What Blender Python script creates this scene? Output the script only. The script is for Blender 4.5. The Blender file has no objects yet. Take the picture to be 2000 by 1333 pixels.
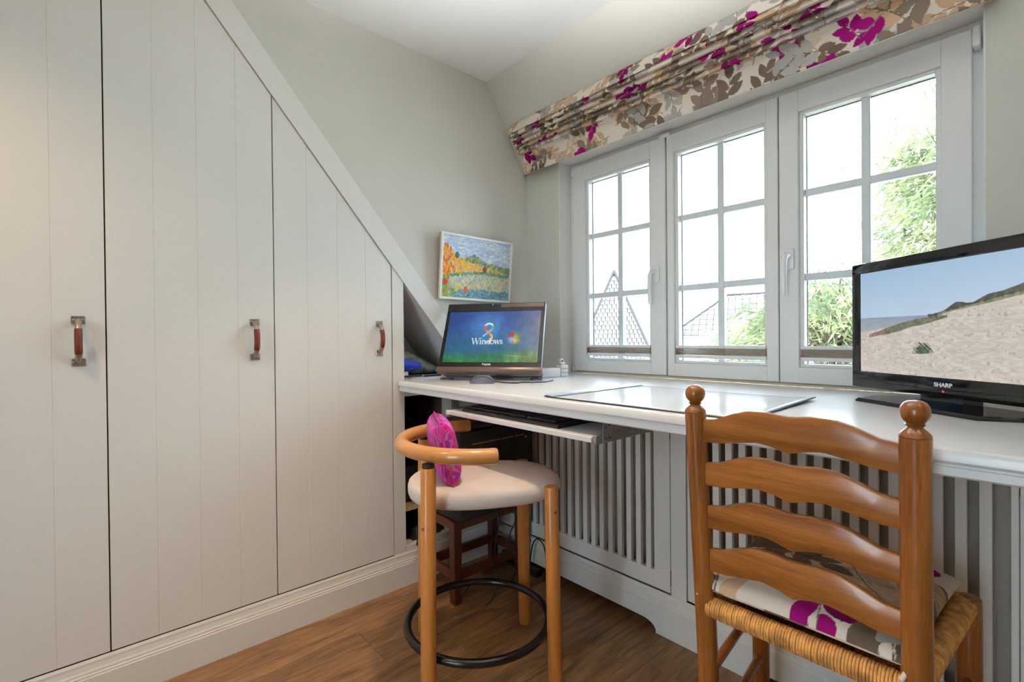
import bpy, bmesh, math, random
import numpy as np
from mathutils import Vector, Matrix

SC = bpy.context.scene
COL = SC.collection
random.seed(7)
PI = math.pi

# ------------------------------------------------------------------ camera
YAW, PITCH, ROLL = 0.84107903, -0.00731632, -0.00944209
_f = Vector((-math.sin(YAW)*math.cos(PITCH), math.cos(YAW)*math.cos(PITCH), math.sin(PITCH)))
_r0 = Vector((math.cos(YAW), math.sin(YAW), 0)); _u0 = _r0.cross(_f)
_r = math.cos(ROLL)*_r0 + math.sin(ROLL)*_u0
_u = -math.sin(ROLL)*_r0 + math.cos(ROLL)*_u0
CAM_POS = Vector((1.755, 0.0, 1.0))
cd = bpy.data.cameras.new('camera'); cam = bpy.data.objects.new('camera', cd); COL.objects.link(cam)
cam.matrix_world = Matrix(((_r.x, _u.x, -_f.x, CAM_POS.x), (_r.y, _u.y, -_f.y, CAM_POS.y), (_r.z, _u.z, -_f.z, CAM_POS.z), (0, 0, 0, 1)))
cd.sensor_width = 36.0; cd.lens = 944.376/2000*36.0; cd.clip_start = 0.02; cd.clip_end = 300
SC.camera = cam

# ------------------------------------------------------------------ world, sun, lamps, exposure
SC.view_settings.view_transform = 'Standard'; SC.view_settings.look = 'None'
SC.view_settings.gamma = 1.0; SC.view_settings.exposure = -0.14; SC.view_settings.use_curve_mapping = False
SC.cycles.use_denoising = True
SC.cycles.max_bounces = 6; SC.cycles.diffuse_bounces = 4; SC.cycles.glossy_bounces = 3
SC.cycles.use_light_tree = False; SC.cycles.use_adaptive_sampling = True; SC.cycles.adaptive_threshold = 0.12; SC.cycles.adaptive_min_samples = 20
SC.cycles.transparent_max_bounces = 10; SC.cycles.caustics_reflective = False; SC.cycles.caustics_refractive = False
SC.cycles.sample_clamp_indirect = 6.0
w = bpy.data.worlds.new('world'); SC.world = w; w.use_nodes = True
bg = w.node_tree.nodes['Background']; bg.inputs[0].default_value = (0.69, 0.865, 1.0, 1); bg.inputs[1].default_value = 13.5
def light(name, kind, loc, energy, color=(1, 1, 1), rot=(0, 0, 0), **kw):
    l = bpy.data.lights.new(name, kind); l.energy = energy; l.color = color
    for k, v in kw.items(): setattr(l, k, v)
    o = bpy.data.objects.new(name, l); COL.objects.link(o); o.location = loc; o.rotation_euler = rot
    return o
s = light('sun', 'SUN', (0, -6, 12), 2.0, (1.0, 0.96, 0.88), angle=0.01)
s.rotation_euler = Vector((0.30, 0.62, -0.72)).to_track_quat('-Z', 'Y').to_euler()
# daylight enters by the window: a sampling portal that emits nothing itself
p = light('window_portal', 'AREA', (0.93, 1.86, 1.33), 1.0, shape='RECTANGLE', size=1.40, size_y=0.98, rot=(math.radians(-90), 0, 0))
p.data.cycles.is_portal = True
p = light('added_window_portal', 'AREA', (1.75, -2.42, 1.05), 1.0, shape='RECTANGLE', size=0.86, size_y=1.9, rot=(math.radians(90), 0, 0))  # samples daylight through the added rear window
p.data.cycles.is_portal = True
WARM = (1.0, 0.70, 0.42)
# recessed ceiling spots (warm), unseen: first and third read from the room's light, others added
for lx, ly, e, cone in [(0.74, 0.72, 54, 84), (2.25, 0.74, 8, 112), (0.55, -0.50, 38, 125), (2.3, -0.6, 8, 130)]:
    light('ceiling_spot', 'SPOT', (lx, ly, 2.165), e, WARM, spot_size=math.radians(cone), spot_blend=0.9, shadow_soft_size=0.045)
# unseen uplight added overhead to brighten the ceiling
light('added_uplight', 'SPOT', (1.25, 0.60, 1.62), 60, (0.94, 0.97, 1.0), rot=(PI, 0, 0), spot_size=math.radians(138), spot_blend=0.25, shadow_soft_size=0.12)

# ------------------------------------------------------------------ helpers
def srgb(c):
    c = np.asarray(c, float)/255.0
    return np.where(c <= 0.04045, c/12.92, ((c+0.055)/1.055)**2.4)
def lin(r, g, b): return tuple(float(v) for v in srgb((r, g, b)))
MATS = {}
def mat(name, col=(0.8, 0.8, 0.8), rough=0.5, metal=0.0, spec=0.5, bump=None, noise=None, coat=0.0, emis=None, attr=False):
    """procedural principled material; noise=(scale,amount,[stretch]) varies the colour, bump=(scale,strength)"""
    m = bpy.data.materials.new(name); m.use_nodes = True; nt = m.node_tree; N = nt.nodes; L = nt.links
    b = N['Principled BSDF']
    b.inputs['Base Color'].default_value = (*col, 1); b.inputs['Roughness'].default_value = rough
    b.inputs['Metallic'].default_value = metal; b.inputs['Specular IOR Level'].default_value = spec
    b.inputs['Coat Weight'].default_value = coat; b.inputs['Coat Roughness'].default_value = 0.08
    tc = N.new('ShaderNodeTexCoord')
    if attr:
        a = N.new('ShaderNodeVertexColor'); a.layer_name = 'Col'; L.new(a.outputs[0], b.inputs['Base Color'])
    elif noise:
        mp = N.new('ShaderNodeMapping'); mp.inputs['Scale'].default_value = noise[2] if len(noise) > 2 else (1, 1, 1)
        L.new(tc.outputs['Object'], mp.inputs[0])
        nz = N.new('ShaderNodeTexNoise'); nz.inputs['Scale'].default_value = noise[0]; nz.inputs['Detail'].default_value = 4
        L.new(mp.outputs[0], nz.inputs['Vector'])
        rp = N.new('ShaderNodeValToRGB'); k = noise[1]
        rp.color_ramp.elements[0].position = 0.3; rp.color_ramp.elements[1].position = 0.7
        rp.color_ramp.elements[0].color = (*[max(0, c*(1-k)) for c in col], 1); rp.color_ramp.elements[1].color = (*[min(1, c*(1+k)) for c in col], 1)
        L.new(nz.outputs[0], rp.inputs[0]); L.new(rp.outputs[0], b.inputs['Base Color'])
    if bump:
        nb = N.new('ShaderNodeTexNoise'); nb.inputs['Scale'].default_value = bump[0]; nb.inputs['Detail'].default_value = 3
        L.new(tc.outputs['Object'], nb.inputs['Vector'])
        bp = N.new('ShaderNodeBump'); bp.inputs['Strength'].default_value = bump[1]; bp.inputs['Distance'].default_value = 0.002
        L.new(nb.outputs[0], bp.inputs['Height']); L.new(bp.outputs[0], b.inputs['Normal'])
    if emis:
        if attr: L.new(a.outputs[0], b.inputs['Emission Color']); b.inputs['Base Color'].default_value = (0, 0, 0, 1); L.remove(b.inputs['Base Color'].links[0]); b.inputs['Base Color'].default_value = (0.01, 0.01, 0.01, 1)
        else: b.inputs['Emission Color'].default_value = (*col, 1)
        b.inputs['Emission Strength'].default_value = emis
    MATS[name] = m
    return m
def wood(name, dark, light_, scale=9.0, stretch=(1, 1, 1), rough=0.4, coat=0.0, dist=4.0, rand=0.0, contrast=(0.25, 0.75), offs=None):
    """grain: noise stretched along one axis, plus finer pores"""
    m = bpy.data.materials.new(name); m.use_nodes = True; nt = m.node_tree; N = nt.nodes; L = nt.links
    b = N['Principled BSDF']; b.inputs['Roughness'].default_value = rough; b.inputs['Coat Weight'].default_value = coat; b.inputs['Coat Roughness'].default_value = 0.1
    tc = N.new('ShaderNodeTexCoord'); mp = N.new('ShaderNodeMapping'); mp.inputs['Scale'].default_value = stretch
    oi = N.new('ShaderNodeObjectInfo')
    add = N.new('ShaderNodeVectorMath'); add.operation = 'ADD'
    mul = N.new('ShaderNodeVectorMath'); mul.operation = 'SCALE'; mul.inputs[0].default_value = (13.0, 7.0, 5.0)
    L.new(oi.outputs['Random'], mul.inputs['Scale'])
    L.new(tc.outputs['Object'], add.inputs[0]); L.new(mul.outputs[0], add.inputs[1]); L.new(add.outputs[0], mp.inputs[0])
    n1 = N.new('ShaderNodeTexNoise'); n1.inputs['Scale'].default_value = scale; n1.inputs['Detail'].default_value = 6; n1.inputs['Distortion'].default_value = dist*0.15
    n2 = N.new('ShaderNodeTexNoise'); n2.inputs['Scale'].default_value = scale*7; n2.inputs['Detail'].default_value = 3
    L.new(mp.outputs[0], n1.inputs['Vector']); L.new(mp.outputs[0], n2.inputs['Vector'])
    mx = N.new('ShaderNodeMath'); mx.operation = 'MULTIPLY_ADD'; mx.inputs[1].default_value = 0.35
    L.new(n2.outputs[0], mx.inputs[0]); 
    m2 = N.new('ShaderNodeMath'); m2.operation = 'MULTIPLY'; m2.inputs[1].default_value = 0.65; L.new(n1.outputs[0], m2.inputs[0]); L.new(m2.outputs[0], mx.inputs[2])
    rp = N.new('ShaderNodeValToRGB'); rp.color_ramp.elements[0].position = contrast[0]; rp.color_ramp.elements[1].position = contrast[1]
    rp.color_ramp.elements[0].color = (*dark, 1); rp.color_ramp.elements[1].color = (*light_, 1)
    L.new(mx.outputs[0], rp.inputs[0])
    hs = N.new('ShaderNodeHueSaturation')
    mr = N.new('ShaderNodeMapRange'); mr.inputs['To Min'].default_value = 1-rand; mr.inputs['To Max'].default_value = 1+rand
    L.new(oi.outputs['Random'], mr.inputs['Value']); L.new(mr.outputs[0], hs.inputs['Value']); L.new(rp.outputs[0], hs.inputs['Color'])
    L.new(hs.outputs[0], b.inputs['Base Color'])
    bp = N.new('ShaderNodeBump'); bp.inputs['Strength'].default_value = 0.12; bp.inputs['Distance'].default_value = 0.001
    L.new(mx.outputs[0], bp.inputs['Height']); L.new(bp.outputs[0], b.inputs['Normal'])
    MATS[name] = m
    return m

class MB:
    """collects shapes in one bmesh; build() links them as ONE mesh object (world coordinates)"""
    def __init__(s): s.bm = bmesh.new()
    def box(s, x0, x1, y0, y1, z0, z1, bev=0.0, seg=1, M=None):
        b = bmesh.new(); vs = [b.verts.new((x, y, z)) for x in (x0, x1) for y in (y0, y1) for z in (z0, z1)]
        for f in ((0, 1, 3, 2), (4, 6, 7, 5), (0, 4, 5, 1), (2, 3, 7, 6), (0, 2, 6, 4), (1, 5, 7, 3)): b.faces.new([vs[i] for i in f])
        bmesh.ops.recalc_face_normals(b, faces=b.faces)
        if bev > 0: bmesh.ops.bevel(b, geom=b.edges[:], offset=bev, segments=seg, affect='EDGES', profile=0.5)
        s._merge(b, M); return s
    def _merge(s, b, M=None):
        if M is not None: b.transform(M)
        me = bpy.data.meshes.new('tmp'); b.to_mesh(me); b.free(); s.bm.from_mesh(me); bpy.data.meshes.remove(me)
    def tube(s, pts, r, seg=10, cap=True, closed=False):
        pts = [Vector(p) for p in pts]; n = len(pts); rs = r if hasattr(r, '__len__') else [r]*n
        rings = []; prev = None
        for i, p in enumerate(pts):
            if closed: t = (pts[(i+1) % n]-pts[i-1])
            else: t = (pts[min(i+1, n-1)]-pts[max(i-1, 0)])
            t.normalize()
            if prev is None:
                a = Vector((0, 0, 1)) if abs(t.z) < 0.9 else Vector((1, 0, 0)); nx = (a-t*a.dot(t)).normalized()
            else: nx = (prev-t*prev.dot(t)).normalized()
            prev = nx; ny = t.cross(nx)
            rings.append([s.bm.verts.new(p+(nx*math.cos(k*2*PI/seg)+ny*math.sin(k*2*PI/seg))*rs[i]) for k in range(seg)])
        m = n if closed else n-1
        for i in range(m):
            A, B = rings[i], rings[(i+1) % n]
            for k in range(seg): s.bm.faces.new((A[k], A[(k+1) % seg], B[(k+1) % seg], B[k]))
        if cap and not closed: s.bm.faces.new(rings[0][::-1]); s.bm.faces.new(rings[-1])
        return s
    def lathe(s, prof, c=(0, 0, 0), seg=20, axis=None):
        """prof [(r,h)] around an axis vector starting at c"""
        c = Vector(c); ax = Vector(axis or (0, 0, 1)).normalized()
        a = Vector((1, 0, 0)) if abs(ax.x) < 0.8 else Vector((0, 1, 0)); nx = (a-ax*a.dot(ax)).normalized(); ny = ax.cross(nx)
        rings = []
        for r, h in prof:
            if r < 1e-6: rings.append([s.bm.verts.new(c+ax*h)])
            else: rings.append([s.bm.verts.new(c+ax*h+(nx*math.cos(k*2*PI/seg)+ny*math.sin(k*2*PI/seg))*r) for k in range(seg)])
        for A, B in zip(rings, rings[1:]):
            for k in range(seg):
                a_, b_, c_, d_ = A[k % len(A)], A[(k+1) % len(A)], B[(k+1) % len(B)], B[k % len(B)]
                q = []; [q.append(v) for v in (a_, b_, c_, d_) if v not in q]
                if len(q) > 2: s.bm.faces.new(q)
        if len(rings[0]) > 1: s.bm.faces.new(rings[0][::-1])
        if len(rings[-1]) > 1: s.bm.faces.new(rings[-1])
        return s
    def prism(s, poly, fn0, fn1, inset=None):
        """polygon [(a,b)] mapped by fn0 (back) and fn1 (front) to 3d and joined"""
        A = [s.bm.verts.new(fn0(*q)) for q in poly]; B = [s.bm.verts.new(fn1(*q)) for q in (inset or poly)]
        n = len(poly); s.bm.faces.new(A[::-1]); s.bm.faces.new(B)
        for k in range(n): s.bm.faces.new((A[k], A[(k+1) % n], B[(k+1) % n], B[k]))
        return s
    def px(s, poly, x0, x1, inset=None): return s.prism(poly, lambda a, b: (x0, a, b), lambda a, b: (x1, a, b), inset)   # poly in (y,z)
    def py(s, poly, y0, y1, inset=None): return s.prism(poly, lambda a, b: (a, y0, b), lambda a, b: (a, y1, b), inset)   # poly in (x,z)
    def pz(s, poly, z0, z1, inset=None): return s.prism(poly, lambda a, b: (a, b, z0), lambda a, b: (a, b, z1), inset)   # poly in (x,y)
    def build(s, name, m, parent=None, smooth=False, M=None, ang=0.6):
        bm = s.bm
        if M is not None: bm.transform(M)
        bmesh.ops.recalc_face_normals(bm, faces=bm.faces)
        if smooth:
            for f in bm.faces: f.smooth = True
            for e in bm.edges:
                if len(e.link_faces) == 2 and e.calc_face_angle(0) > ang: e.smooth = False
        me = bpy.data.meshes.new(name); bm.to_mesh(me); bm.free()
        return link(name, me, m, parent)
def link(name, me, m, parent=None):
    o = bpy.data.objects.new(name, me); COL.objects.link(o)
    if m is not None and not me.materials: me.materials.append(MATS[m] if isinstance(m, str) else m)
    if parent is not None: attach(o, parent)
    return o
def attach(o, parent):
    o.parent = parent; o.matrix_parent_inverse = Matrix.Translation(-Vector(parent.location))
def copy_at(o, loc, parent):
    c = o.copy(); COL.objects.link(c); c.location = loc; attach(c, parent); return c
def tag(o, label, cat=None, group=None, kind=None):
    if label: o['label'] = label
    if cat: o['category'] = cat
    if group: o['group'] = group
    if kind: o['kind'] = kind
    return o
def thing(name, loc, label, cat, group=None):
    o = bpy.data.objects.new(name, None); COL.objects.link(o); o.location = loc; o.empty_display_size = 0.05
    return tag(o, label, cat, group)
def structure(o, label=None):
    o['kind'] = 'structure'
    if label: o['label'] = label
    return o
def grid_mesh(name, P, C, m, parent=None, closed_u=False, back=None):
    """P (nv,nu,3) points, C (nv,nu,3) linear colours"""
    nv, nu = P.shape[:2]
    idx = np.arange(nv*nu).reshape(nv, nu)
    if closed_u:
        nxt = np.roll(idx, -1, axis=1); a, b, c, d = idx[:-1], nxt[:-1], nxt[1:], idx[1:]
    else: a, b, c, d = idx[:-1, :-1], idx[:-1, 1:], idx[1:, 1:], idx[1:, :-1]
    F = np.stack([a, b, c, d], -1).reshape(-1, 4)
    me = bpy.data.meshes.new(name)
    me.vertices.add(nv*nu); me.vertices.foreach_set('co', P.reshape(-1).astype(np.float32))
    me.loops.add(F.size); me.loops.foreach_set('vertex_index', F.reshape(-1).astype(np.int32))
    me.polygons.add(len(F)); me.polygons.foreach_set('loop_start', (np.arange(len(F))*4).astype(np.int32))
    me.polygons.foreach_set('use_smooth', np.ones(len(F), dtype=bool))
    me.update(calc_edges=True)
    if C is not None:
        at = me.color_attributes.new('Col', 'FLOAT_COLOR', 'POINT')
        at.data.foreach_set('color', np.concatenate([C.reshape(-1, 3), np.ones((nv*nu, 1))], 1).reshape(-1).astype(np.float32))
    return link(name, me, m, parent)
RNG = np.random.default_rng(11)
def vnoise(X, Y, f, seed=0, octs=4):
    """value noise, any-shape coordinate arrays"""
    out = np.zeros_like(X, float); amp = 1.0; tot = 0
    for o in range(octs):
        r = np.random.default_rng(seed*17+o).random((64, 64)); x = X*f*2**o; y = Y*f*2**o
        xi = np.floor(x).astype(int); yi = np.floor(y).astype(int); fx = x-xi; fy = y-yi; fx = fx*fx*(3-2*fx); fy = fy*fy*(3-2*fy)
        g = lambda i, j: r[(yi+j) % 64, (xi+i) % 64]
        out += amp*((g(0, 0)*(1-fx)+g(1, 0)*fx)*(1-fy)+(g(0, 1)*(1-fx)+g(1, 1)*fx)*fy); tot += amp; amp *= 0.5
    return out/tot
def text(body, size, M, m, name, parent, stretch=1.0, shear=0.0, bold=0.0, spacing=1.0):
    cu = bpy.data.curves.new('t', 'FONT'); cu.body = body; cu.size = size; cu.align_x = 'CENTER'; cu.align_y = 'CENTER'
    cu.shear = shear; cu.offset = bold; cu.extrude = 0.0002; cu.space_character = spacing
    o = bpy.data.objects.new('t', cu); COL.objects.link(o); bpy.context.view_layer.update()
    me = bpy.data.meshes.new_from_object(o.evaluated_get(bpy.context.evaluated_depsgraph_get()))
    bpy.data.objects.remove(o); bpy.data.curves.remove(cu)
    me.transform(M @ Matrix.Diagonal((stretch, 1, 1, 1))); me.name = name; me.materials.clear()
    return link(name, me, m, parent)
def frame_matrix(o, x, y):
    x = Vector(x).normalized(); y = Vector(y).normalized(); z = x.cross(y); o = Vector(o)
    return Matrix(((x.x, y.x, z.x, o.x), (x.y, y.y, z.y, o.y), (x.z, y.z, z.z, o.z), (0, 0, 0, 1)))

# ------------------------------------------------------------------ materials
mat('wall_paint', lin(216, 212, 202), 0.75, spec=0.2, bump=(180, 0.06), noise=(3, 0.02))
mat('ceiling_paint', lin(245, 245, 243), 0.8, spec=0.2, bump=(160, 0.05))
mat('cabinet_paint', lin(232, 228, 221), 0.38, spec=0.4, noise=(2.5, 0.012))
mat('trim_white', lin(238, 236, 231), 0.35, spec=0.4)
mat('carcass_dark', lin(105, 84, 66), 0.7, spec=0.2)
mat('niche_paint', lin(236, 234, 231), 0.7, spec=0.2)
mat('desk_white', lin(234, 236, 239), 0.22, spec=0.5, noise=(4, 0.01))
mat('window_white', lin(240, 239, 236), 0.3, spec=0.45)
mat('muntin_white', lin(226, 231, 233), 0.3)
mat('handle_white', lin(243, 243, 243), 0.25)
mat('gasket_grey', lin(120, 122, 122), 0.6)
mat('pleat_brown', lin(158, 138, 124), 0.8, noise=(60, 0.15, (1, 1, 8)))
mat('beige_sill', lin(216, 198, 165), 0.5)
mat('nickel', lin(172, 160, 146), 0.32, metal=0.9, noise=(90, 0.12))
mat('leather', lin(118, 50, 24), 0.45, noise=(60, 0.25), bump=(300, 0.15))
mat('steel', lin(176, 176, 172), 0.35, metal=0.8, noise=(120, 0.2))
mat('screw_dark', lin(40, 34, 30), 0.5)
mat('black_gloss', (0.006, 0.006, 0.007), 0.08, spec=0.6)
mat('black_plastic', (0.012, 0.012, 0.014), 0.4)
mat('black_matte', (0.024, 0.023, 0.026), 0.65, noise=(30, 0.3))
mat('key_black', (0.035, 0.035, 0.042), 0.35)
mat('black_steel', (0.008, 0.008, 0.009), 0.25, spec=0.5)
mat('bronze_plastic', lin(108, 88, 78), 0.3, metal=0.35, noise=(20, 0.08, (0.1, 1, 1)))
mat('silver_plastic', lin(196, 198, 204), 0.3, metal=0.4)
mat('mouse_grey', lin(104, 106, 120), 0.35)
mat('mouse_dark', lin(30, 32, 46), 0.4)
mat('white_plastic', lin(240, 240, 242), 0.3)
mat('logo_white', lin(225, 225, 228), 0.4, emis=0.15)
mat('led_red', lin(255, 40, 70), 0.4, emis=1.2)
mat('screen', attr=True, emis=0.95, rough=0.12)
mat('print', attr=True, rough=0.6, spec=0.3)
mat('fabric', attr=True, rough=0.9, spec=0.1)
mat('pad_sheet', lin(226, 232, 240), 0.12, spec=0.6, noise=(5, 0.02))
mat('pad_strip', lin(172, 190, 205), 0.2, spec=0.5, noise=(40, 0.12, (1, 6, 1)))
mat('pad_edge', lin(38, 46, 66), 0.35)
mat('canvas_white', lin(226, 214, 208), 0.7, spec=0.2, bump=(400, 0.1), noise=(6, 0.02))
mat('rush', lin(220, 162, 92), 0.75, noise=(55, 0.35, (1, 1, 1)))
mat('rubber', (0.02, 0.02, 0.02), 0.7)
mat('cloth_blue', lin(50, 66, 190), 0.7, noise=(40, 0.35))
mat('cloth_sage', lin(140, 152, 140), 0.7, noise=(35, 0.45))
mat('paper_white', lin(236, 236, 234), 0.6)
mat('paper_blue', lin(200, 208, 222), 0.5, noise=(30, 0.08))
mat('radiator_grey', lin(166, 155, 142), 0.5)
mat('orange_line', lin(200, 140, 60), 0.4)
mat('frame_white', lin(246, 244, 240), 0.4)
mat('frame_side', lin(190, 150, 112), 0.6)
wood('beech', lin(190, 118, 52), lin(222, 152, 82), 5, (3, 3, 0.35), 0.32, 0.15, rand=0.04)
wood('beech_arm', lin(196, 130, 66), lin(222, 160, 94), 5, (1, 1, 1), 0.25, 0.3, rand=0.02)
wood('oak', lin(118, 64, 24), lin(180, 112, 50), 7, (7, 7, 0.45), 0.28, 0.3, rand=0.05, contrast=(0.3, 0.7))
wood('oak_slat', lin(126, 70, 26), lin(186, 118, 54), 7, (0.5, 7, 7), 0.28, 0.3, rand=0.05, contrast=(0.3, 0.7))
wood('mahogany', lin(62, 24, 12), lin(112, 52, 30), 6, (4, 4, 0.5), 0.4, 0.1, rand=0.05)
wood('floor_wood', lin(96, 66, 42), lin(180, 134, 90), 3.0, (8, 0.8, 1), 0.4, 0.0, dist=9, rand=0.07, contrast=(0.32, 0.70))
wood('plywood', lin(176, 146, 104), lin(206, 180, 138), 6, (1, 4, 4), 0.6)
wood('bark', lin(70, 56, 44), lin(120, 102, 84), 12, (4, 4, 1), 0.9)
def glass_mat():
    m = bpy.data.materials.new('window_glass'); m.use_nodes = True; nt = m.node_tree; N = nt.nodes; L = nt.links
    for n in list(N): N.remove(n)
    o = N.new('ShaderNodeOutputMaterial'); mx = N.new('ShaderNodeMixShader'); t = N.new('ShaderNodeBsdfTransparent'); g = N.new('ShaderNodeBsdfGlossy')
    fr = N.new('ShaderNodeFresnel'); fr.inputs['IOR'].default_value = 1.3; g.inputs['Roughness'].default_value = 0.02
    t.inputs[0].default_value = (0.96, 0.98, 0.98, 1)
    L.new(fr.outputs[0], mx.inputs[0]); L.new(t.outputs[0], mx.inputs[1]); L.new(g.outputs[0], mx.inputs[2]); L.new(mx.outputs[0], o.inputs[0])
    MATS['window_glass'] = m
glass_mat()
def leaf_mat(name, c1, c2):
    m = bpy.data.materials.new(name); m.use_nodes = True; nt = m.node_tree; N = nt.nodes; L = nt.links
    for n in list(N): N.remove(n)
    o = N.new('ShaderNodeOutputMaterial'); d = N.new('ShaderNodeBsdfDiffuse'); t = N.new('ShaderNodeBsdfTranslucent'); mx = N.new('ShaderNodeMixShader'); mx.inputs[0].default_value = 0.4
    tc = N.new('ShaderNodeTexCoord'); nz = N.new('ShaderNodeTexNoise'); nz.inputs['Scale'].default_value = 5.0; rp = N.new('ShaderNodeValToRGB')
    rp.color_ramp.elements[0].position = 0.35; rp.color_ramp.elements[1].position = 0.65
    rp.color_ramp.elements[0].color = (*c1, 1); rp.color_ramp.elements[1].color = (*c2, 1)
    L.new(tc.outputs['Object'], nz.inputs['Vector']); L.new(nz.outputs[0], rp.inputs[0]); L.new(rp.outputs[0], d.inputs[0]); L.new(rp.outputs[0], t.inputs[0])
    L.new(d.outputs[0], mx.inputs[1]); L.new(t.outputs[0], mx.inputs[2]); L.new(mx.outputs[0], o.inputs[0]); MATS[name] = m
leaf_mat('leaf_bright', (0.16, 0.19, 0.11), (0.42, 0.43, 0.22))
leaf_mat('leaf_soft', (0.20, 0.23, 0.15), (0.46, 0.47, 0.28))
mat('roof_tile', (0.20, 0.172, 0.164), 0.9, spec=0.1, noise=(1.2, 0.08))
mat('ridge_tile', (0.075, 0.062, 0.06), 0.9, spec=0.1)
mat('render_white', lin(240, 238, 234), 0.9)
mat('pale_ground', lin(196, 190, 178), 0.95, noise=(0.6, 0.1))
def stripe_mat():
    m = bpy.data.materials.new('pink_stripes'); m.use_nodes = True; nt = m.node_tree; N = nt.nodes; L = nt.links; b = N['Principled BSDF']
    b.inputs['Roughness'].default_value = 0.85; b.inputs['Specular IOR Level'].default_value = 0.15
    tc = N.new('ShaderNodeTexCoord'); mp = N.new('ShaderNodeMapping'); mp.inputs['Rotation'].default_value = (0.7, 0.35, 0.3)
    wv = N.new('ShaderNodeTexNoise'); wv.inputs['Scale'].default_value = 9; wv.inputs['Detail'].default_value = 5; mp.inputs['Scale'].default_value = (15.0, 1.2, 1.6)
    rp = N.new('ShaderNodeValToRGB'); cr = rp.color_ramp; cr.interpolation = 'CONSTANT'
    cols = [(0.0, (214, 36, 120)), (0.36, (236, 60, 150)), (0.43, (176, 60, 190)), (0.47, (222, 120, 214)), (0.50, (150, 140, 160)), (0.525, (232, 40, 130)), (0.57, (140, 60, 200)), (0.61, (240, 90, 170)), (0.68, (200, 24, 96))]
    cr.elements[0].color = (*lin(*cols[0][1]), 1); cr.elements[1].position = cols[1][0]; cr.elements[1].color = (*lin(*cols[1][1]), 1)
    for ps, c in cols[2:]: e = cr.elements.new(ps); e.color = (*lin(*c), 1)
    L.new(tc.outputs['Object'], mp.inputs[0]); L.new(mp.outputs[0], wv.inputs['Vector']); L.new(wv.outputs[0], rp.inputs[0]); L.new(rp.outputs[0], b.inputs['Base Color'])
    MATS['pink_stripes'] = m
stripe_mat()

# ------------------------------------------------------------------ printed leaf fabric
CREAM = np.array(srgb((234, 221, 206)))
LEAFC = {k: np.array(srgb(v)) for k, v in dict(magenta=(156, 18, 112), plum=(128, 16, 84), taupe=(136, 120, 104), brown=(114, 98, 82), tan=(206, 172, 138), sand=(218, 192, 166), grey=(176, 170, 164)).items()}
def leaf_print(U, V, seed, area, step=0.105, scale=1.0):
    """sprigs of pointed leaves on cream, U,V in metres"""
    rg = np.random.default_rng(seed); col = np.empty(U.shape+(3,)); col[:] = CREAM
    u0, u1, v0, v1 = area; sprigs = []
    y = v0-0.05; row = 0
    while y < v1+0.05:
        x = u0-0.05+(row % 2)*step*0.5
        while x < u1+0.05: sprigs.append((x+rg.uniform(-.02, .02), y+rg.uniform(-.02, .02), rg.uniform(0, 2*PI))); x += step
        y += step*0.62; row += 1
    rg.shuffle(sprigs)
    order = ['sand', 'tan', 'grey', 'tan', 'taupe', 'brown', 'tan', 'magenta', 'taupe', 'brown', 'grey', 'magenta']
    for k, (x, y, a) in enumerate(sorted(sprigs, key=lambda q: rg.random())):
        kind = order[(k*len(order))//max(1, len(sprigs))]
        if kind == 'magenta': n, L0 = rg.integers(4, 6), 0.021
        else: n, L0 = rg.integers(5, 8), rg.uniform(0.022, 0.030)
        L0 *= scale; bend = rg.uniform(-6, 6)
        sx, sy, sa = x, y, a
        for i in range(int(n)):
            sa += bend*0.016; sx += math.cos(sa)*L0*0.62; sy += math.sin(sa)*L0*0.62
            la = sa+(0.85 if i % 2 else -0.85)*rg.uniform(0.7, 1.1) if i < n-1 else sa
            ln = L0*rg.uniform(0.8, 1.15); wd = ln*rg.uniform(0.42, 0.55)*(1.25 if kind == 'magenta' else 1.0)
            cx, cy = sx+math.cos(la)*ln*1.1, sy+math.sin(la)*ln*1.1
            near = (np.abs(U-cx) < ln*1.1) & (np.abs(V-cy) < ln*1.1)
            if near.any():
                du = U[near]-cx; dv = V[near]-cy; p_ = (du*math.cos(la)+dv*math.sin(la))/ln; q_ = (-du*math.sin(la)+dv*math.cos(la))/wd
                inside = (np.abs(p_) < 1) & (np.abs(q_) < np.clip(1-p_*p_, 0, 1)**0.85*(1-0.18*p_))
                c = LEAFC['plum' if kind == 'magenta' and rg.random() < 0.3 else kind]*rg.uniform(0.9, 1.1)
                sub = col[near]; sub[inside] = c; col[near] = sub
            st = (np.abs(U-sx) < 0.012) & (np.abs(V-sy) < 0.012)
            if st.any():
                du = U[st]-sx; dv = V[st]-sy; q_ = np.abs(-du*math.sin(sa)+dv*math.cos(sa))
                sub = col[st]; sub[q_ < 0.0011] = LEAFC['brown' if kind != 'magenta' else 'taupe']; col[st] = sub
    return col

# ================================================================== THE ROOM
CEIL = 2.19; WY = 1.68; XR = 3.45; YB = -2.3
SLOPE = lambda y: 2.188-1.585*(y-1.422)
# floor: sub-floor and planks laid along the wardrobe
fl = MB().box(-0.75, XR, YB, 1.70, -0.06, -0.0125).build('floor', 'carcass_dark'); structure(fl, 'brown wood plank floor')
pw, pl = 0.185, 1.22
pm = MB().box(0.0004, pw-0.0004, 0.0004, pl-0.0004, -0.012, 0, bev=0.0006).build('plank', 'floor_wood', fl)
first = True; rp_ = random.Random(3)
nx = int((XR)/pw)+1
for i in range(nx):
    y = YB-rp_.uniform(0, pl)
    while y < 1.45:
        if first: pm.location = (i*pw, y, 0); first = False
        else: copy_at(pm, (i*pw, y, 0), fl)
        y += pl
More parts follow.
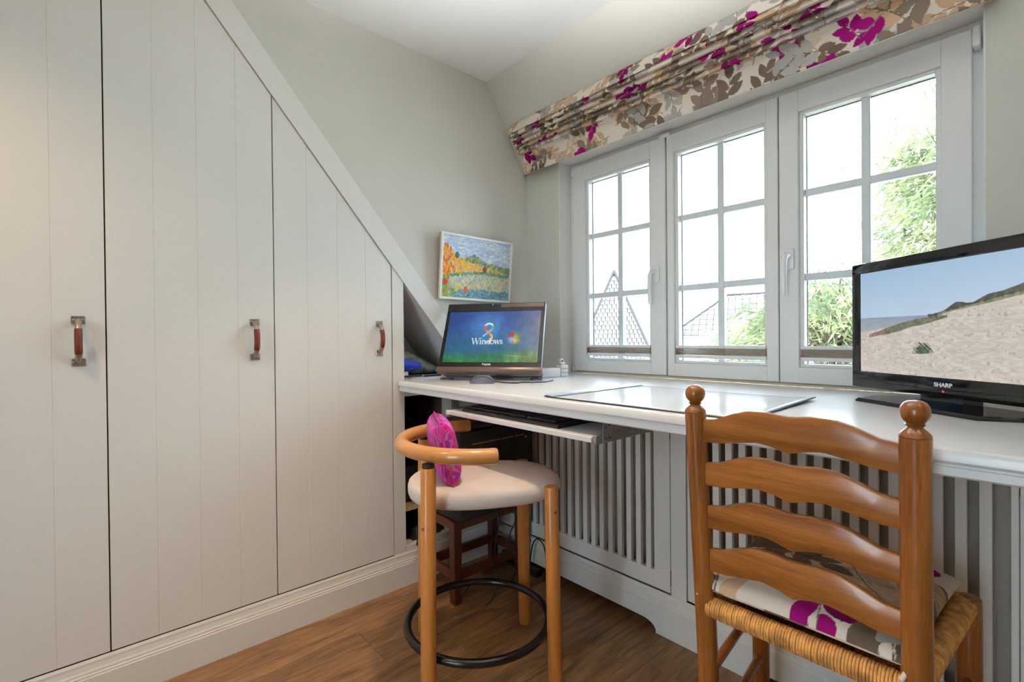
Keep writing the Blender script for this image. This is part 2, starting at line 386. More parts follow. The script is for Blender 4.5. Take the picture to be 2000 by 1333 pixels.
# ceiling
structure(MB().box(-0.75, XR, YB, 1.4235, CEIL, CEIL+0.12).build('ceiling', 'ceiling_paint'), 'white flat ceiling')
structure(MB().px([(1.4235, CEIL), (1.4235, CEIL+0.12), (2.0, CEIL+0.12), (2.0, 1.822), (1.6555, 1.822)], -0.75, XR).build('ceiling_slope', 'wall_paint'), 'beige sloping ceiling above the window')
# left wall around the wardrobe
LOW = lambda y: 1.821-1.224*(y-0.495)          # under edge of the diagonal trim
UPP = lambda y: LOW(y)+0.118                   # upper edge
yz = lambda z, o=0.0: 0.495-(z-o-1.821)/1.224  # inverse
wl = MB()
wl.px([(yz(CEIL, 0.118), CEIL), (1.4235, CEIL), (1.68, SLOPE(1.68)), (1.68, 0.80), (yz(0.80, 0.118), 0.80)], -0.06, 0.0)
wl.px([(1.20, 0.0), (1.68, 0.0), (1.68, 0.80), (1.20, 0.80)], -0.06, 0.0)
wl.px([(YB, 0.0), (-0.46, 0.0), (-0.46, CEIL), (YB, CEIL)], -0.06, 0.0)
wl.box(-0.75, -0.69, YB, 1.70, 0, CEIL)
structure(wl.build('wall_left', 'wall_paint'), 'beige painted wall with the painting')
# window wall
wx0, wx1, wz0, wz1 = 0.214, 1.645, 0.785, 1.822
ww = MB()
ww.box(-0.75, wx0, WY, 1.92, 0, CEIL); ww.box(wx1, XR, WY, 1.92, 0, CEIL)
ww.box(wx0, wx1, WY, 1.92, 0, wz0); ww.box(wx0, wx1, WY, 1.92, wz1, CEIL)
structure(ww.build('wall_window', 'wall_paint'), 'beige wall around the window')
structure(MB().box(XR, XR+0.1, YB, 1.92, 0, CEIL).build('wall_right', 'wall_paint'), 'beige wall opposite the wardrobe')
wb = MB(); wb.box(-0.75, 1.32, YB-0.12, YB, 0, CEIL); wb.box(2.18, XR+0.1, YB-0.12, YB, 0, CEIL); wb.box(1.32, 2.18, YB-0.12, YB, 0, 0.1); wb.box(1.32, 2.18, YB-0.12, YB, 2.0, CEIL)
structure(wb.build('wall_back', 'wall_paint'), 'beige wall opposite the window')
# white lining of the window recess
rv = MB(); t = 0.004
rv.box(wx0, wx0+t, WY+0.001, 1.80, 0.83, wz1); rv.box(wx1-t, wx1, WY+0.001, 1.80, 0.83, wz1); rv.box(wx0, wx1, WY-0.004, 1.80, wz1-t, wz1)
structure(rv.build('trim_1', 'trim_white'), 'white lining of the window recess')
# left baseboard with moulding
bp = [(0.0, 0.0), (0.015, 0.0), (0.015, 0.086), (0.013, 0.089), (0.0135, 0.093), (0.011, 0.096), (0.011, 0.101), (0.0085, 0.106), (0.006, 0.118), (0.006, 0.124), (0.003, 0.131), (0.0, 0.131)]
def sweep_y(prof, y0, y1): return MB().prism(prof, lambda a, b: (a, y0, b), lambda a, b: (a, y1, b))
structure(sweep_y(bp, YB, 1.449).build('baseboard_left', 'cabinet_paint'), 'white moulded baseboard under the wardrobe')

# ================================================================== WARDROBE
wd = thing('wardrobe', (0, 0.25, 0), 'white built-in wardrobe of grooved boards under the diagonal trim', 'wardrobe')
body = MB().px([(-0.46, 0.132), (0.98, 0.132), (0.98, LOW(0.98)), (yz(2.13), 2.13), (-0.46, 2.13)], -0.62, -0.022)
body.build('body', 'carcass_dark', wd)
GAP = 0.0016; Z0 = 0.1345; ZT = 2.125
def top(y): return min(ZT, LOW(y)-0.003)
def door(y0, y1, handle_y, n=4, hl=None):
    d = MB().px([(y0+0.004, Z0+0.004), (y1-0.004, Z0+0.004), (y1-0.004, top(y1)-0.006), (max(y0+0.004, min(y1-0.005, yz(ZT))), min(ZT, top(y0))-0.006), (y0+0.004, top(y0)-0.006)] if top(y0) >= ZT and top(y1) < ZT else
             [(y0+0.004, Z0+0.004), (y1-0.004, Z0+0.004), (y1-0.004, top(y1)-0.006), (y0+0.004, top(y0)-0.006)], -0.021, -0.014).build('door', 'cabinet_paint', wd)
    bw = (y1-y0-2*GAP)/n
    for k in range(n):
        a, b = y0+GAP+k*bw, y0+GAP+(k+1)*bw; e = 0.0012
        def poly(a, b):
            if top(a) >= ZT and top(b) < ZT: return [(a, Z0), (b, Z0), (b, top(b)), (yz(ZT+0.003), ZT), (a, ZT)]
            return [(a, Z0), (b, Z0), (b, top(b)), (a, top(a))]
        P0, P1 = poly(a, b), poly(a+e, b-e)
        m_ = MB(); m_.prism(P0, lambda q, z: (-0.0142, q, z), lambda q, z: (-0.0012, q, z)); m_.prism(P0, lambda q, z: (-0.0012, q, z), lambda q, z: (0.0, q, z), P1)
        m_.build('board', 'cabinet_paint', d)
    if handle_y is not None:
        h = handle_y
        for s_, zc in ((1, 1.0585), (-1, 0.9435)):
            pb = MB().box(0.0, 0.003, h-0.0145, h+0.0145, zc-0.0105, zc+0.0105, bev=0.001)
            pb.tube([(0.002, h, zc-s_*0.004), (0.012, h, zc-s_*0.009), (0.021, h, zc-s_*0.017), (0.0265, h, zc-s_*0.0265)], [0.0085, 0.0078, 0.0072, 0.0078], 12)
            pb.build('handle_bracket', 'nickel', d, smooth=True)
            for sy in (-0.009, 0.009):
                MB().lathe([(0.0032, 0.0), (0.003, 0.0014), (0.0015, 0.0021)], (0.0028, h+sy, zc), 10, (1, 0, 0)).build('screw', 'steel', d, smooth=True)
        pts = [(0.0245+0.0075*math.sin(PI*t_), h, 1.034-0.067*t_) for t_ in np.linspace(0, 1, 13)]
        MB().tube(pts, [0.0082]+[0.0088]*11+[0.0082], 14).build('handle_grip', 'leather', d, smooth=True)['label'] = 'red-brown leather grip'
    return d
door(-0.382, 0.0555, -0.002); door(0.0555, 0.4925, 0.431); door(0.4925, 0.9285, 0.8735)
MB().px([(0.9300, 0.128), (0.98, 0.128), (0.98, LOW(0.98)+0.02), (0.9300, LOW(0.93)+0.02)], -0.022, 0.0015).build('stile', 'cabinet_paint', wd)
MB().px([(yz(CEIL), CEIL), (yz(0.8305), 0.8305), (yz(0.8305, 0.118), 0.8305), (yz(CEIL, 0.118), CEIL)], -0.022, 0.006, ).build('diagonal_trim', 'cabinet_paint', wd)
MB().box(-0.022, 0.003, -0.46, -0.384, 0.132, CEIL-0.01).build('stile', 'cabinet_paint', wd)
MB().box(-0.022, 0.003, -0.384, yz(2.13), 2.128, CEIL-0.002).build('top_rail', 'cabinet_paint', wd)
# open niche under the diagonal trim, above the desk
ns = MB(); ns.prism([(0.975, LOW(0.975)), (yz(0.83), 0.83), (yz(0.83)+0.02, 0.83), (0.975, LOW(0.975)+0.03)], lambda a, b: (-0.33, a, b), lambda a, b: (-0.0225, a, b)); ns.build('niche_soffit', 'niche_paint', wd)
MB().box(-0.33, -0.32, 0.98, 1.36, 0.83, 1.26).build('niche_back', 'niche_paint', wd)
# open shelves under the desk
MB().box(-0.50, -0.49, 0.98, 1.22, 0.10, 0.79).build('shelf_back', 'carcass_dark', wd)
MB().box(-0.49, -0.062, 1.202, 1.212, 0.13, 0.79).build('shelf_side', 'carcass_dark', wd)
MB().box(-0.49, -0.005, 0.982, 1.202, 0.293, 0.311).build('shelf', 'plywood', wd)
MB().box(-0.49, -0.005, 0.982, 1.202, 0.125, 0.140).build('shelf', 'plywood', wd)
MB().box(-0.06, 0.0, 0.982, 1.20, 0.132, 0.152).build('shelf_lip', 'cabinet_paint', wd)
MB().box(-0.06, -0.001, 0.982, 1.20, 0.764, 0.786).build('batten', 'cabinet_paint', wd)

# ================================================================== WINDOW
def ring(m, x0, x1, z0, z1, w_, y0, y1, bev=0.0):
    a, b = (w_ if hasattr(w_, '__len__') else (w_, w_))
    m.box(x0, x0+a, y0, y1, z0, z1, bev); m.box(x1-a, x1, y0, y1, z0, z1, bev)
    m.box(x0+a, x1-a, y0, y1, z0, z0+b, bev); m.box(x0+a, x1-a, y0, y1, z1-b, z1, bev)
fr = MB(); ring(fr, 0.2185, 1.640, 0.8305, 1.8175, (0.045, 0.04), 1.764, 1.83); fr.box(0.705, 0.75, 1.764, 1.83, 0.85, 1.80); fr.box(1.12, 1.165, 1.764, 1.83, 0.85, 1.80)
structure(fr.build('trim_2', 'window_white'), 'white outer frame of the triple window')
structure(MB().box(0.218, 1.641, 1.752, 1.766, 0.8302, 0.839).build('trim_3', 'beige_sill'), 'narrow beige strip under the sashes')
SASH = [((0.2485, 0.7265), (0.317, 0.6575)), ((0.7335, 1.143), (0.763, 1.1065)), ((1.1470, 1.616), (1.205, 1.5535))]
ZS = (0.842, 1.795); ZO = (0.893, 1.7255)
LBL = ['left white window sash with a lever handle', 'middle white window sash without a handle', 'right white window sash with a lever handle']
for k, ((a, b), (c, d)) in enumerate(SASH):
    r = bpy.data.objects.new('window_%d' % (k+1), None); COL.objects.link(r); r.location = (0.5*(a+b), 1.75, ZS[0]); structure(r, LBL[k])
    m = MB()
    m.box(a, c, 1.744, 1.80, ZS[0], ZS[1], 0.0025); m.box(d, b, 1.744, 1.80, ZS[0], ZS[1], 0.0025)
    m.box(c-0.001, d+0.001, 1.744, 1.80, ZS[0], ZO[0], 0.0025); m.box(c-0.001, d+0.001, 1.744, 1.80, ZO[1], ZS[1], 0.0025)
    m.build('sash_frame', 'window_white', r)
    g0, g1 = c+0.012, d-0.016
    bd = MB(); ring(bd, c-0.0005, d+0.0005, ZO[0], ZO[1]+0.0005, (0.0125, 0.011), 1.756, 1.79, 0.002); bd.build('glazing_bead', 'window_white', r)
    gk = MB(); ring(gk, c+0.011, d-0.011, ZO[0]+0.010, ZO[1]-0.010, 0.003, 1.786, 1.790); gk.build('gasket', 'gasket_grey', r)
    mx_ = 0.5*(c+d); MW = 0.0115; zr = [ZO[0]+0.008, 1.189, 1.465, ZO[1]-0.008]
    MB().box(mx_-MW, mx_+MW, 1.776, 1.800, zr[0], zr[3], 0.002).build('muntin', 'muntin_white', r)
    for z in zr[1:3]: MB().box(c+0.01, d-0.01, 1.7765, 1.7995, z-MW, z+MW, 0.002).build('muntin', 'muntin_white', r)
    for i in range(2):
        for j in range(3):
            xa, xb = (c+0.010, mx_) if i == 0 else (mx_, d-0.010)
            MB().box(xa, xb, 1.7875, 1.7905, zr[j], zr[j+1]).build('pane', 'window_glass', r)
    # handles
    if k != 1:
        hx = 0.687 if k == 0 else 1.180
        MB().box(hx-0.014, hx+0.014, 1.735, 1.745, 1.215, 1.283, 0.004, 2).build('handle_plate', 'handle_white', r, smooth=True)
        MB().tube([(hx, 1.737, 1.258), (hx, 1.715, 1.258), (hx-0.002, 1.706, 1.255), (hx-0.004, 1.700, 1.24), (hx-0.005, 1.699, 1.20), (hx-0.005, 1.702, 1.15), (hx-0.004, 1.703, 1.128)], [0.009, 0.009, 0.0095, 0.0098, 0.0098, 0.009, 0.008], 12).build('lever', 'handle_white', r, smooth=True)
    # hinge blocks
    if k == 0:
        MB().box(0.243, 0.257, 1.735, 1.752, 0.838, 0.858, 0.003, 2).build('hinge', 'handle_white', r, smooth=True)
        MB().lathe([(0.006, 0), (0.006, 0.03)], (0.246, 1.741, 1.752), 12).build('hinge', 'handle_white', r, smooth=True)
        MB().box(0.708, 0.752, 1.728, 1.745, 1.788, 1.80, 0.004, 2).build('striker', 'handle_white', r, smooth=True)
    if k == 2:
        MB().box(1.617, 1.634, 1.722, 1.764, 1.738, 1.775, 0.005, 2).build('hinge', 'handle_white', r, smooth=True)
        MB().lathe([(0.0075, 0), (0.0085, 0.004), (0.0085, 0.034), (0.0075, 0.038)], (1.626, 1.732, 1.752), 14).build('hinge', 'handle_white', r, smooth=True)
    # folded pleated blind
    bl = thing('pleated_blind', (mx_, 1.757, 0.90), ['folded brown pleated blind at the foot of the left window sash', 'folded brown pleated blind at the foot of the middle window sash', 'folded brown pleated blind at the foot of the right window sash'][k], 'blind', 'folded pleated blinds')
    bx0, bx1 = c+0.003, d-0.004
    MB().box(bx0, bx1, 1.7465, 1.7565, 0.952, 0.963, 0.0015).build('top_rail', 'handle_white', bl)
    ph = 0.0029
    for q in range(9):
        z = 0.9265+q*ph; mm = MB()
        mm.prism([(1.7475, z), (1.7565, z+0.0004), (1.7565, z+ph-0.0004), (1.7475, z+ph*0.75), (1.7462, z+ph*0.5)], lambda y_, z_: (bx0+0.001, y_, z_), lambda y_, z_: (bx1-0.001, y_, z_)); mm.build('pleat', 'pleat_brown', bl)
    MB().box(bx0, bx1, 1.7465, 1.7565, 0.914, 0.926, 0.0015).build('bottom_rail', 'handle_white', bl)
    MB().box(mx_-0.02, mx_+0.02, 1.7435, 1.747, 0.955, 0.959, 0.001).build('grip', 'handle_white', bl)

r = bpy.data.objects.new('window_4', None); COL.objects.link(r); r.location = (1.75, YB-0.06, 0.1); structure(r, 'tall glazed window added behind the camera as fill daylight')  # unseen window, added so daylight fills the room from behind
m = MB(); ring(m, 1.32, 2.18, 0.1, 2.0, 0.06, YB-0.09, YB-0.03); m.box(1.72, 1.78, YB-0.09, YB-0.03, 0.1, 2.0); m.build('sash_frame', 'window_white', r)
for a, b in ((1.38, 1.72), (1.78, 2.12)): MB().box(a, b, YB-0.062, YB-0.058, 0.16, 1.94).build('pane', 'window_glass', r)

# ================================================================== ROMAN BLIND
rb = thing('roman_blind', (0.85, 1.58, 1.80), 'gathered roman blind printed with magenta and brown leaves over the window', 'blind')
prof = []; arc = []
def seg(p0, p1, n, jump=0.0):
    for t_ in np.linspace(0, 1, n, endpoint=False):
        q = (p0[0]+(p1[0]-p0[0])*t_, p0[1]+(p1[1]-p0[1])*t_)
        s0 = arc[-1]+math.hypot(q[0]-prof[-1][0], q[1]-prof[-1][1])+(jump if t_ == 0 else 0) if prof else 0.0
        prof.append(q); arc.append(s0)
seg((1.534, 2.0055), (1.5265, 1.985), 8); seg((1.5265, 1.985), (1.5215, 1.956), 12)
F0, F1, NF = Vector((1.5215, 1.956)), Vector((1.594, 1.876)), 5
ax = (F1-F0)/NF; nrm = Vector((-ax.y, ax.x)).normalized(); nrm = nrm if nrm.x < 0 else -nrm
for i in range(NF):
    a = F0+ax*i
    for t_ in np.linspace(0, 1, 18, endpoint=False):
        q = a+ax*(t_+0.10*math.sin(2*PI*t_))+nrm*(0.0185*math.sin(PI*t_)**0.6-0.0125)
        s0 = arc[-1]+math.hypot(q.x-prof[-1][0], q.y-prof[-1][1])*0.9+(0.055 if t_ == 0 else 0)
        prof.append((q.x, q.y)); arc.append(s0)
seg((1.605, 1.884), (1.612, 1.876), 4, 0.03); seg((1.612, 1.876), (1.6215, 1.793), 36); prof.append((1.6215, 1.792)); arc.append(arc[-1]+0.001)
prof = np.array(prof); arc = np.array(arc); NXB = 720
xs = np.linspace(0.042, 1.668, NXB); X, S = np.meshgrid(xs, arc)
wob = 0.0022*(vnoise(X*1.0, S*0+0.3, 9, 3, 2)-0.5)[..., None]*np.array([0, 1, 0.5])+0.0016*(vnoise(X, S, 30, 4, 2)-0.5)[..., None]*np.array([0, 1, 0])
PB = np.stack([X, np.repeat(prof[:, :1], NXB, 1), np.repeat(prof[:, 1:], NXB, 1)], -1)+wob
o = grid_mesh('fabric', PB, leaf_print(X, S, 5, (0.04, 1.67, 0, arc[-1]), step=0.086, scale=1.0), 'fabric', rb)
sm = o.modifiers.new('thickness', 'SOLIDIFY'); sm.thickness = 0.0025; sm.offset = 1.0
MB().box(0.045, 1.665, 1.54, 1.556, 1.968, 1.976).build('head_rail', 'trim_white', rb)
MB().box(0.046, 1.664, 1.6265, 1.632, 1.7945, 1.802).build('bottom_bar', 'trim_white', rb)

# ================================================================== DESK
dk = MB()
ep = [(0.957, 0.8300), (0.9525, 0.8275), (0.950, 0.822), (0.950, 0.8115), (0.9535, 0.8075), (0.957, 0.8065), (0.957, 0.8035), (0.9535, 0.8025), (0.9535, 0.7905), (0.957, 0.7875), (1.655, 0.7875), (1.655, 0.83)]
dk.px(ep, 0.0075, 2.35)
dk.box(0.2185, 1.6405, 1.655, 1.7515, 0.7875, 0.83); dk.box(0.0075, 0.2185, 1.655, 1.6795, 0.7875, 0.83); dk.box(1.6405, 2.35, 1.655, 1.6795, 0.7875, 0.83)
MB().box(-0.59, 0.0065, 0.9825, 1.299, 0.806, 0.83).build('niche_floor', 'desk_white', wd)
tag(dk.build('desk', 'desk_white', smooth=True, ang=0.5), 'long white desk top with moulded edge along the window wall', 'desk')
# radiator cover below
rc = thing('radiator_cover', (0.9, 1.45, 0), 'white slatted radiator cover under the desk', 'radiator cover')
CY = 1.450
def plinth_poly():
    pts = [(0.016, 0.0), (0.09, 0.0)]
    def arch(x0, x1, h=0.036, r=0.055):
        out = [(x0, 0.0)]
        for t_ in np.linspace(0, 1, 8): out.append((x0+r*(0.15+0.85*(1-math.cos(t_*PI/2))) if 0 else x0+r*(1-math.cos(t_*PI/2)) , 0.006+(h-0.006)*math.sin(t_*PI/2)))
        for t_ in np.linspace(1, 0, 8): out.append((x1-r*(1-math.cos(t_*PI/2)), 0.006+(h-0.006)*math.sin(t_*PI/2)))
        out.append((x1, 0.0)); return out
    pts += arch(0.095, 0.863); pts += arch(1.17, 1.60); pts += [(1.72, 0.0), (1.72, 0.096), (0.016, 0.096)]
    return pts
MB().py(plinth_poly(), CY+0.010, CY-0.015).build('plinth', 'cabinet_paint', rc)
mp_ = [(0.0, 0.096), (-0.013, 0.096), (-0.0115, 0.103), (-0.011, 0.110), (-0.007, 0.116), (-0.0065, 0.128), (-0.003, 0.133), (-0.002, 0.140), (0.0, 0.140)]
MB().prism([(CY+a, z) for a, z in mp_], lambda y_, z_: (0.016, y_, z_), lambda y_, z_: (1.72, y_, z_)).build('plinth_moulding', 'cabinet_paint', rc)
for a, b in ((0.001, 0.046), (0.913, 0.967), (1.710, 1.722)): MB().box(a, b, CY-0.001, CY+0.02, 0.14, 0.785, 0.001).build('post', 'cabinet_paint', rc)
MB().box(0.046, 1.71, CY+0.001, CY+0.018, 0.752, 0.785).build('top_rail', 'cabinet_paint', rc)
slat_me = None
def slat_door(x0, x1, s0, n, pitch, l_st, r_st):
    global slat_me
    d = MB(); d.box(x0, x0+l_st, CY, CY+0.018, 0.145, 0.750, 0.0012); d.box(x1-r_st, x1, CY, CY+0.018, 0.145, 0.750, 0.0012)
    d.box(x0+l_st, x1-r_st, CY, CY+0.018, 0.145, 0.2035, 0.0012); d.box(x0+l_st, x1-r_st, CY, CY+0.018, 0.705, 0.750, 0.0012)
    d = d.build('slatted_door', 'cabinet_paint', rc)
    for k in range(n):
        if slat_me is None:
            s_ = MB().box(-0.010, 0.010, CY+0.001, CY+0.016, 0.2025, 0.706, 0.0008).build('slat', 'cabinet_paint', d); slat_me = s_.data
        else: s_ = link('slat', slat_me, None, d)
        s_.location = (s0+k*pitch, 0, 0)
    for zz in (0.19, 0.68): MB().lathe([(0.0035, 0), (0.0035, 0.05)], (x1+0.0015, CY+0.004, zz-0.02), 8).build('hinge', 'screw_dark', d, smooth=True)
slat_door(0.0485, 0.9095, 0.147, 18, 0.04, 0.060, 0.060)
slat_door(0.9715, 1.7085, 1.0645, 16, 0.0396, 0.060, 0.012)
# radiator behind
ra = thing('radiator', (0.95, 1.57, 0.12), 'pale grey panel radiator seen between the cover slats', 'radiator')
MB().box(0.30, 1.70, 1.535, 1.545, 0.12, 0.70, 0.003).build('front_panel', 'radiator_grey', ra)
MB().box(0.30, 1.70, 1.60, 1.61, 0.12, 0.70, 0.003).build('rear_panel', 'radiator_grey', ra)
MB().box(0.31, 1.69, 1.545, 1.60, 0.685, 0.70).build('top_grille', 'radiator_grey', ra)
for z in (0.40, 0.655): MB().box(0.31, 1.69, 1.533, 1.5355, z, z+0.006).build('panel_joint', 'radiator_grey', ra)
for x in np.arange(0.35, 1.68, 0.066): MB().box(x, x+0.042, 1.5335, 1.5355, 0.15, 0.37, 0.001).build('rib', 'radiator_grey', ra)
for z in (0.20,): 
    for x in (0.45, 1.55): MB().box(x, x+0.03, 1.61, 1.672, 0.15, 0.65).build('bracket', 'steel', ra)

# ================================================================== KEYBOARD TRAY
kt = thing('keyboard_tray', (0.66, 1.1, 0.74), 'white pull-out keyboard tray hanging under the desk', 'tray')
TY0, TX0, TX1, TZ = 0.940, 0.360, 0.994, 0.751
MB().box(TX0, TX1, TY0, 1.29, TZ-0.014, TZ, 0.0012).build('tray_board', 'desk_white', kt)
for x, s_ in ((TX0, -1), (TX1, 1)):
    xa, xb = (x-0.013, x-0.001) if s_ < 0 else (x+0.001, x+0.013)
    MB().box(xa, xb, TY0+0.004, 1.29, TZ-0.030 if 0 else TZ-0.018, TZ+0.004, 0.001).build('rail', 'steel', kt)
    ra0, rb0 = (x-0.016, x-0.0135) if s_ < 0 else (x+0.0135, x+0.016)
    for yy in (TY0+0.028, 1.235):
        MB().box(ra0, rb0, yy, yy+0.036, TZ-0.016, 0.787, 0.0006).build('bracket', 'steel', kt)
        for (dy, dz) in ((0.009, -0.006), (0.026, -0.006), (0.012, 0.022), (0.025, 0.026)):
            MB().lathe([(0.0026, 0), (0.002, 0.0012)], (rb0 if s_ > 0 else ra0, yy+dy, TZ+dz), 8, (s_, 0, 0)).build('screw', 'screw_dark', kt)
kb = thing('keyboard', (0.62, 1.03, TZ), 'black computer keyboard lying on the tray', 'keyboard')
KX0, KX1, KY0, KY1 = 0.425, 0.862, 0.962, 1.118
MB().px([(KY0, TZ), (KY1, TZ), (KY1, TZ+0.021), (KY1-0.01, TZ+0.022), (KY0+0.004, TZ+0.0105), (KY0, TZ+0.006)], KX0, KX1).build('case', 'black_plastic', kb)
ks = MB(); kw = (KX1-KX0-0.016)/22
for r_ in range(6):
    yk = KY0+0.012+r_*0.0222; zk = TZ+0.0112+(yk-KY0)*0.073
    c_ = 0
    while c_ < 22:
        if c_ in (15, 18) or (r_ == 5 and c_ in (1,)): c_ += 0.35 if c_ != 1 else 1; continue
        wk = 6 if (r_ == 0 and 3.9 < c_ < 5) else 1
        if c_+wk > 22: break
        ks.box(KX0+0.008+c_*kw+0.0008, KX0+0.008+(c_+wk)*kw-0.0008, yk, yk+0.0185, zk, zk+0.0055, 0.001); c_ = round(c_+wk, 2)
tag(ks.build('keys', 'key_black', kb), None, kind='stuff')
MB().tube([(KX1, 1.06, TZ+0.012), (KX1+0.02, 1.07, TZ+0.009), (KX1+0.035, 1.10, TZ+0.005), (KX1+0.02, 1.16, TZ+0.004), (KX1-0.05, 1.22, TZ+0.004)], 0.0022, 8).build('cable', 'black_plastic', kb, smooth=True)

# ================================================================== ALL-IN-ONE COMPUTER
MZ = 0.862; ka = 0.138/0.145
mo = CAM_POS+(Vector((0.034, 1.114, 0.855))-CAM_POS)*ka
ma, mt, mw, mh = 0.619, 0.478, 0.441*ka, 0.335*ka
md = Vector((math.cos(ma), math.sin(ma), 0)); mn = Vector((math.sin(ma), -math.cos(ma), 0)); mu = Vector((0, 0, 1))*math.cos(mt)-mn*math.sin(mt)
MF = frame_matrix(mo, md, mu)                 # local x right, y up the panel, z out to the viewer
cp = thing('computer', (mo+md*mw*0.5-mn*0.05).to_tuple()[:2]+(0.83,), 'black and bronze all-in-one computer with a lit blue screen on the desk', 'computer')
MB().box(0, mw, 0.028*ka, mh, -0.026, -0.004, 0.004, 2).build('casing', 'silver_plastic', cp, smooth=True, M=MF)
bz = MB(); sx0, sx1, sy0, sy1 = 0.0165*ka, 0.4235*ka, 0.0495*ka, 0.2925*ka
bz.box(0.001, mw-0.001, 0.027*ka, sy0, -0.004, 0.0, 0.001); bz.box(0.001, mw-0.001, sy1, mh-0.001, -0.004, 0.0, 0.001)
bz.box(0.001, sx0, sy0, sy1, -0.004, 0.0, 0.001); bz.box(sx1, mw-0.001, sy0, sy1, -0.004, 0.0, 0.001)
bz.build('bezel', 'black_gloss', cp, M=MF)
MB().box(mw*0.555, mw*0.985, sy1+0.018, mh-0.004, 0.0, 0.0012, 0.0005).build('speaker_strip', 'bronze_plastic', cp, M=MF)
MB().box(mw*0.43, mw*0.56, mh-0.014, mh-0.003, 0.0, 0.002, 0.0008).build('webcam', 'black_plastic', cp, M=MF)
MB().lathe([(0.003, 0), (0.002, 0.001)], (mw*0.47, mh-0.0085, 0.002), 10).build('lens', 'logo_white', cp, M=MF)
MB().box(-0.004, mw+0.002, 0.004, 0.027*ka, -0.03, 0.006, 0.004, 2).build('chin', 'bronze_plastic', cp, smooth=True, M=MF)
# lower foot on the desk
fd = md; fo = Vector((0.070, 1.108, 0.0)); fw_ = 0.425; fb = -mn
FM = frame_matrix((fo.x, fo.y, 0.83), fd, fb)  # x along, y to the back, z up
MB().box(0.010, fw_-0.004, 0.010, 0.05, 0.013, 0.03, 0.003).build('foot_front', 'bronze_plastic', cp, M=FM)
MB().pz([(0, 0), (fw_*0.09, 0), (fw_*0.12, 0.02), (fw_*0.88, 0.02), (fw_*0.91, 0), (fw_, 0), (fw_-0.02, 0.13), (0.02, 0.13)], 0.0, 0.006).build('foot_plate', 'bronze_plastic', cp, M=FM)
MB().box(0.02, fw_-0.02, 0.018, 0.05, 0.006, 0.014).build('foot_recess', 'black_plastic', cp, M=FM)
MB().box(fw_*0.3, fw_*0.7, 0.045, 0.085, 0.004, 0.12, 0.004).build('stand', 'silver_plastic', cp, M=FM)
# screen picture
NU, NV = 400, 236
u, v = np.meshgrid(np.linspace(0, 1, NU), np.linspace(0, 1, NV)); asp = (sx1-sx0)/(sy1-sy0)
def mixc(a, b, t_): return a*(1-t_[..., None])+b*t_[..., None]
R_ = lambda *c: np.array(c, float)
img = mixc(np.broadcast_to(R_(26, 66, 140), u.shape+(3,)), np.broadcast_to(R_(24, 96, 132), u.shape+(3,)), np.clip((0.75-v)/0.45, 0, 1))
img = mixc(img, np.broadcast_to(R_(40, 130, 60), img.shape), np.clip((0.24-v+0.10*(vnoise(u*asp, v, 5, 2)-0.5))/0.22, 0, 1))
g = np.exp(-(((u-0.44)/0.2)**2+((v-0.68)/0.3)**2)); img = mixc(img, np.broadcast_to(R_(84, 160, 226), img.shape), 0.75*g)
img = mixc(img, np.broadcast_to(R_(140, 134, 150), img.shape), np.clip((u-0.62)/0.5, 0, 0.8)*np.clip(1.25-np.abs(v-0.6)*1.2, 0, 1))
img = mixc(img, np.broadcast_to(R_(120, 136, 60), img.shape), np.clip((u-0.55)/0.4, 0, 0.8)*np.clip((0.3-v)/0.2, 0, 1))
img *= (0.84+0.34*vnoise(u*asp, v, 11, 5))[..., None]
img *= (0.75+0.5*np.clip(vnoise(u*asp*2, v*0.8, 9, 8), 0, 1)*np.clip((0.3-v)/0.2, 0, 1)+0.25*np.clip((v-0.1)/0.2, 0, 1))[..., None]
streak = np.exp(-((v-0.135-0.03*np.sin(u*5))/0.006)**2)*np.clip(1-np.abs(u-0.76)/0.2, 0, 1); img = mixc(img, np.broadcast_to(R_(170, 205, 215), img.shape), 0.7*streak)
def stroke(pts, wd, col, soft=0.002):
    global img
    x_ = u*asp; y_ = v; d = np.full(u.shape, 9.0)
    for (ax_, ay_), (bx_, by_) in zip(pts, pts[1:]):
        ex, ey = bx_-ax_, by_-ay_; l2 = ex*ex+ey*ey+1e-12; t_ = np.clip(((x_-ax_)*ex+(y_-ay_)*ey)/l2, 0, 1)
        d = np.minimum(d, np.hypot(x_-ax_-t_*ex, y_-ay_-t_*ey))
    img = mixc(img, np.broadcast_to(np.array(col, float), img.shape), np.clip((wd/2+soft-d)/(2*soft), 0, 1))
def arcp(cx, cy, rx, ry, a0, a1, n=14): return [(cx+rx*math.cos(math.radians(t_)), cy+ry*math.sin(math.radians(t_))) for t_ in np.linspace(a0, a1, n)]
# the ribbon numeral 8 above the word
ex, ey = 0.455*asp, 0.635
stroke(arcp(ex, ey+0.045, 0.075, 0.072, 20, 165), 0.034, (226, 240, 250)); stroke(arcp(ex, ey+0.045, 0.075, 0.072, 165, 262), 0.032, (228, 84, 66))
stroke(arcp(ex, ey+0.045, 0.075, 0.072, 20, -50), 0.03, (120, 190, 80))
stroke([(ex+0.05, ey-0.01), (ex+0.0, ey-0.06), (ex-0.05, ey-0.10), (ex-0.085, ey-0.13)], 0.030, (150, 200, 240))
stroke([(ex-0.03, ey-0.035), (ex+0.03, ey-0.085), (ex+0.06, ey-0.12)], 0.034, (240, 150, 60)); stroke(arcp(ex+0.0, ey-0.165, 0.076, 0.085, 40, -75), 0.032, (240, 206, 60))
stroke(arcp(ex, ey-0.19, 0.06, 0.06, 200, 300), 0.012, (235, 240, 250))
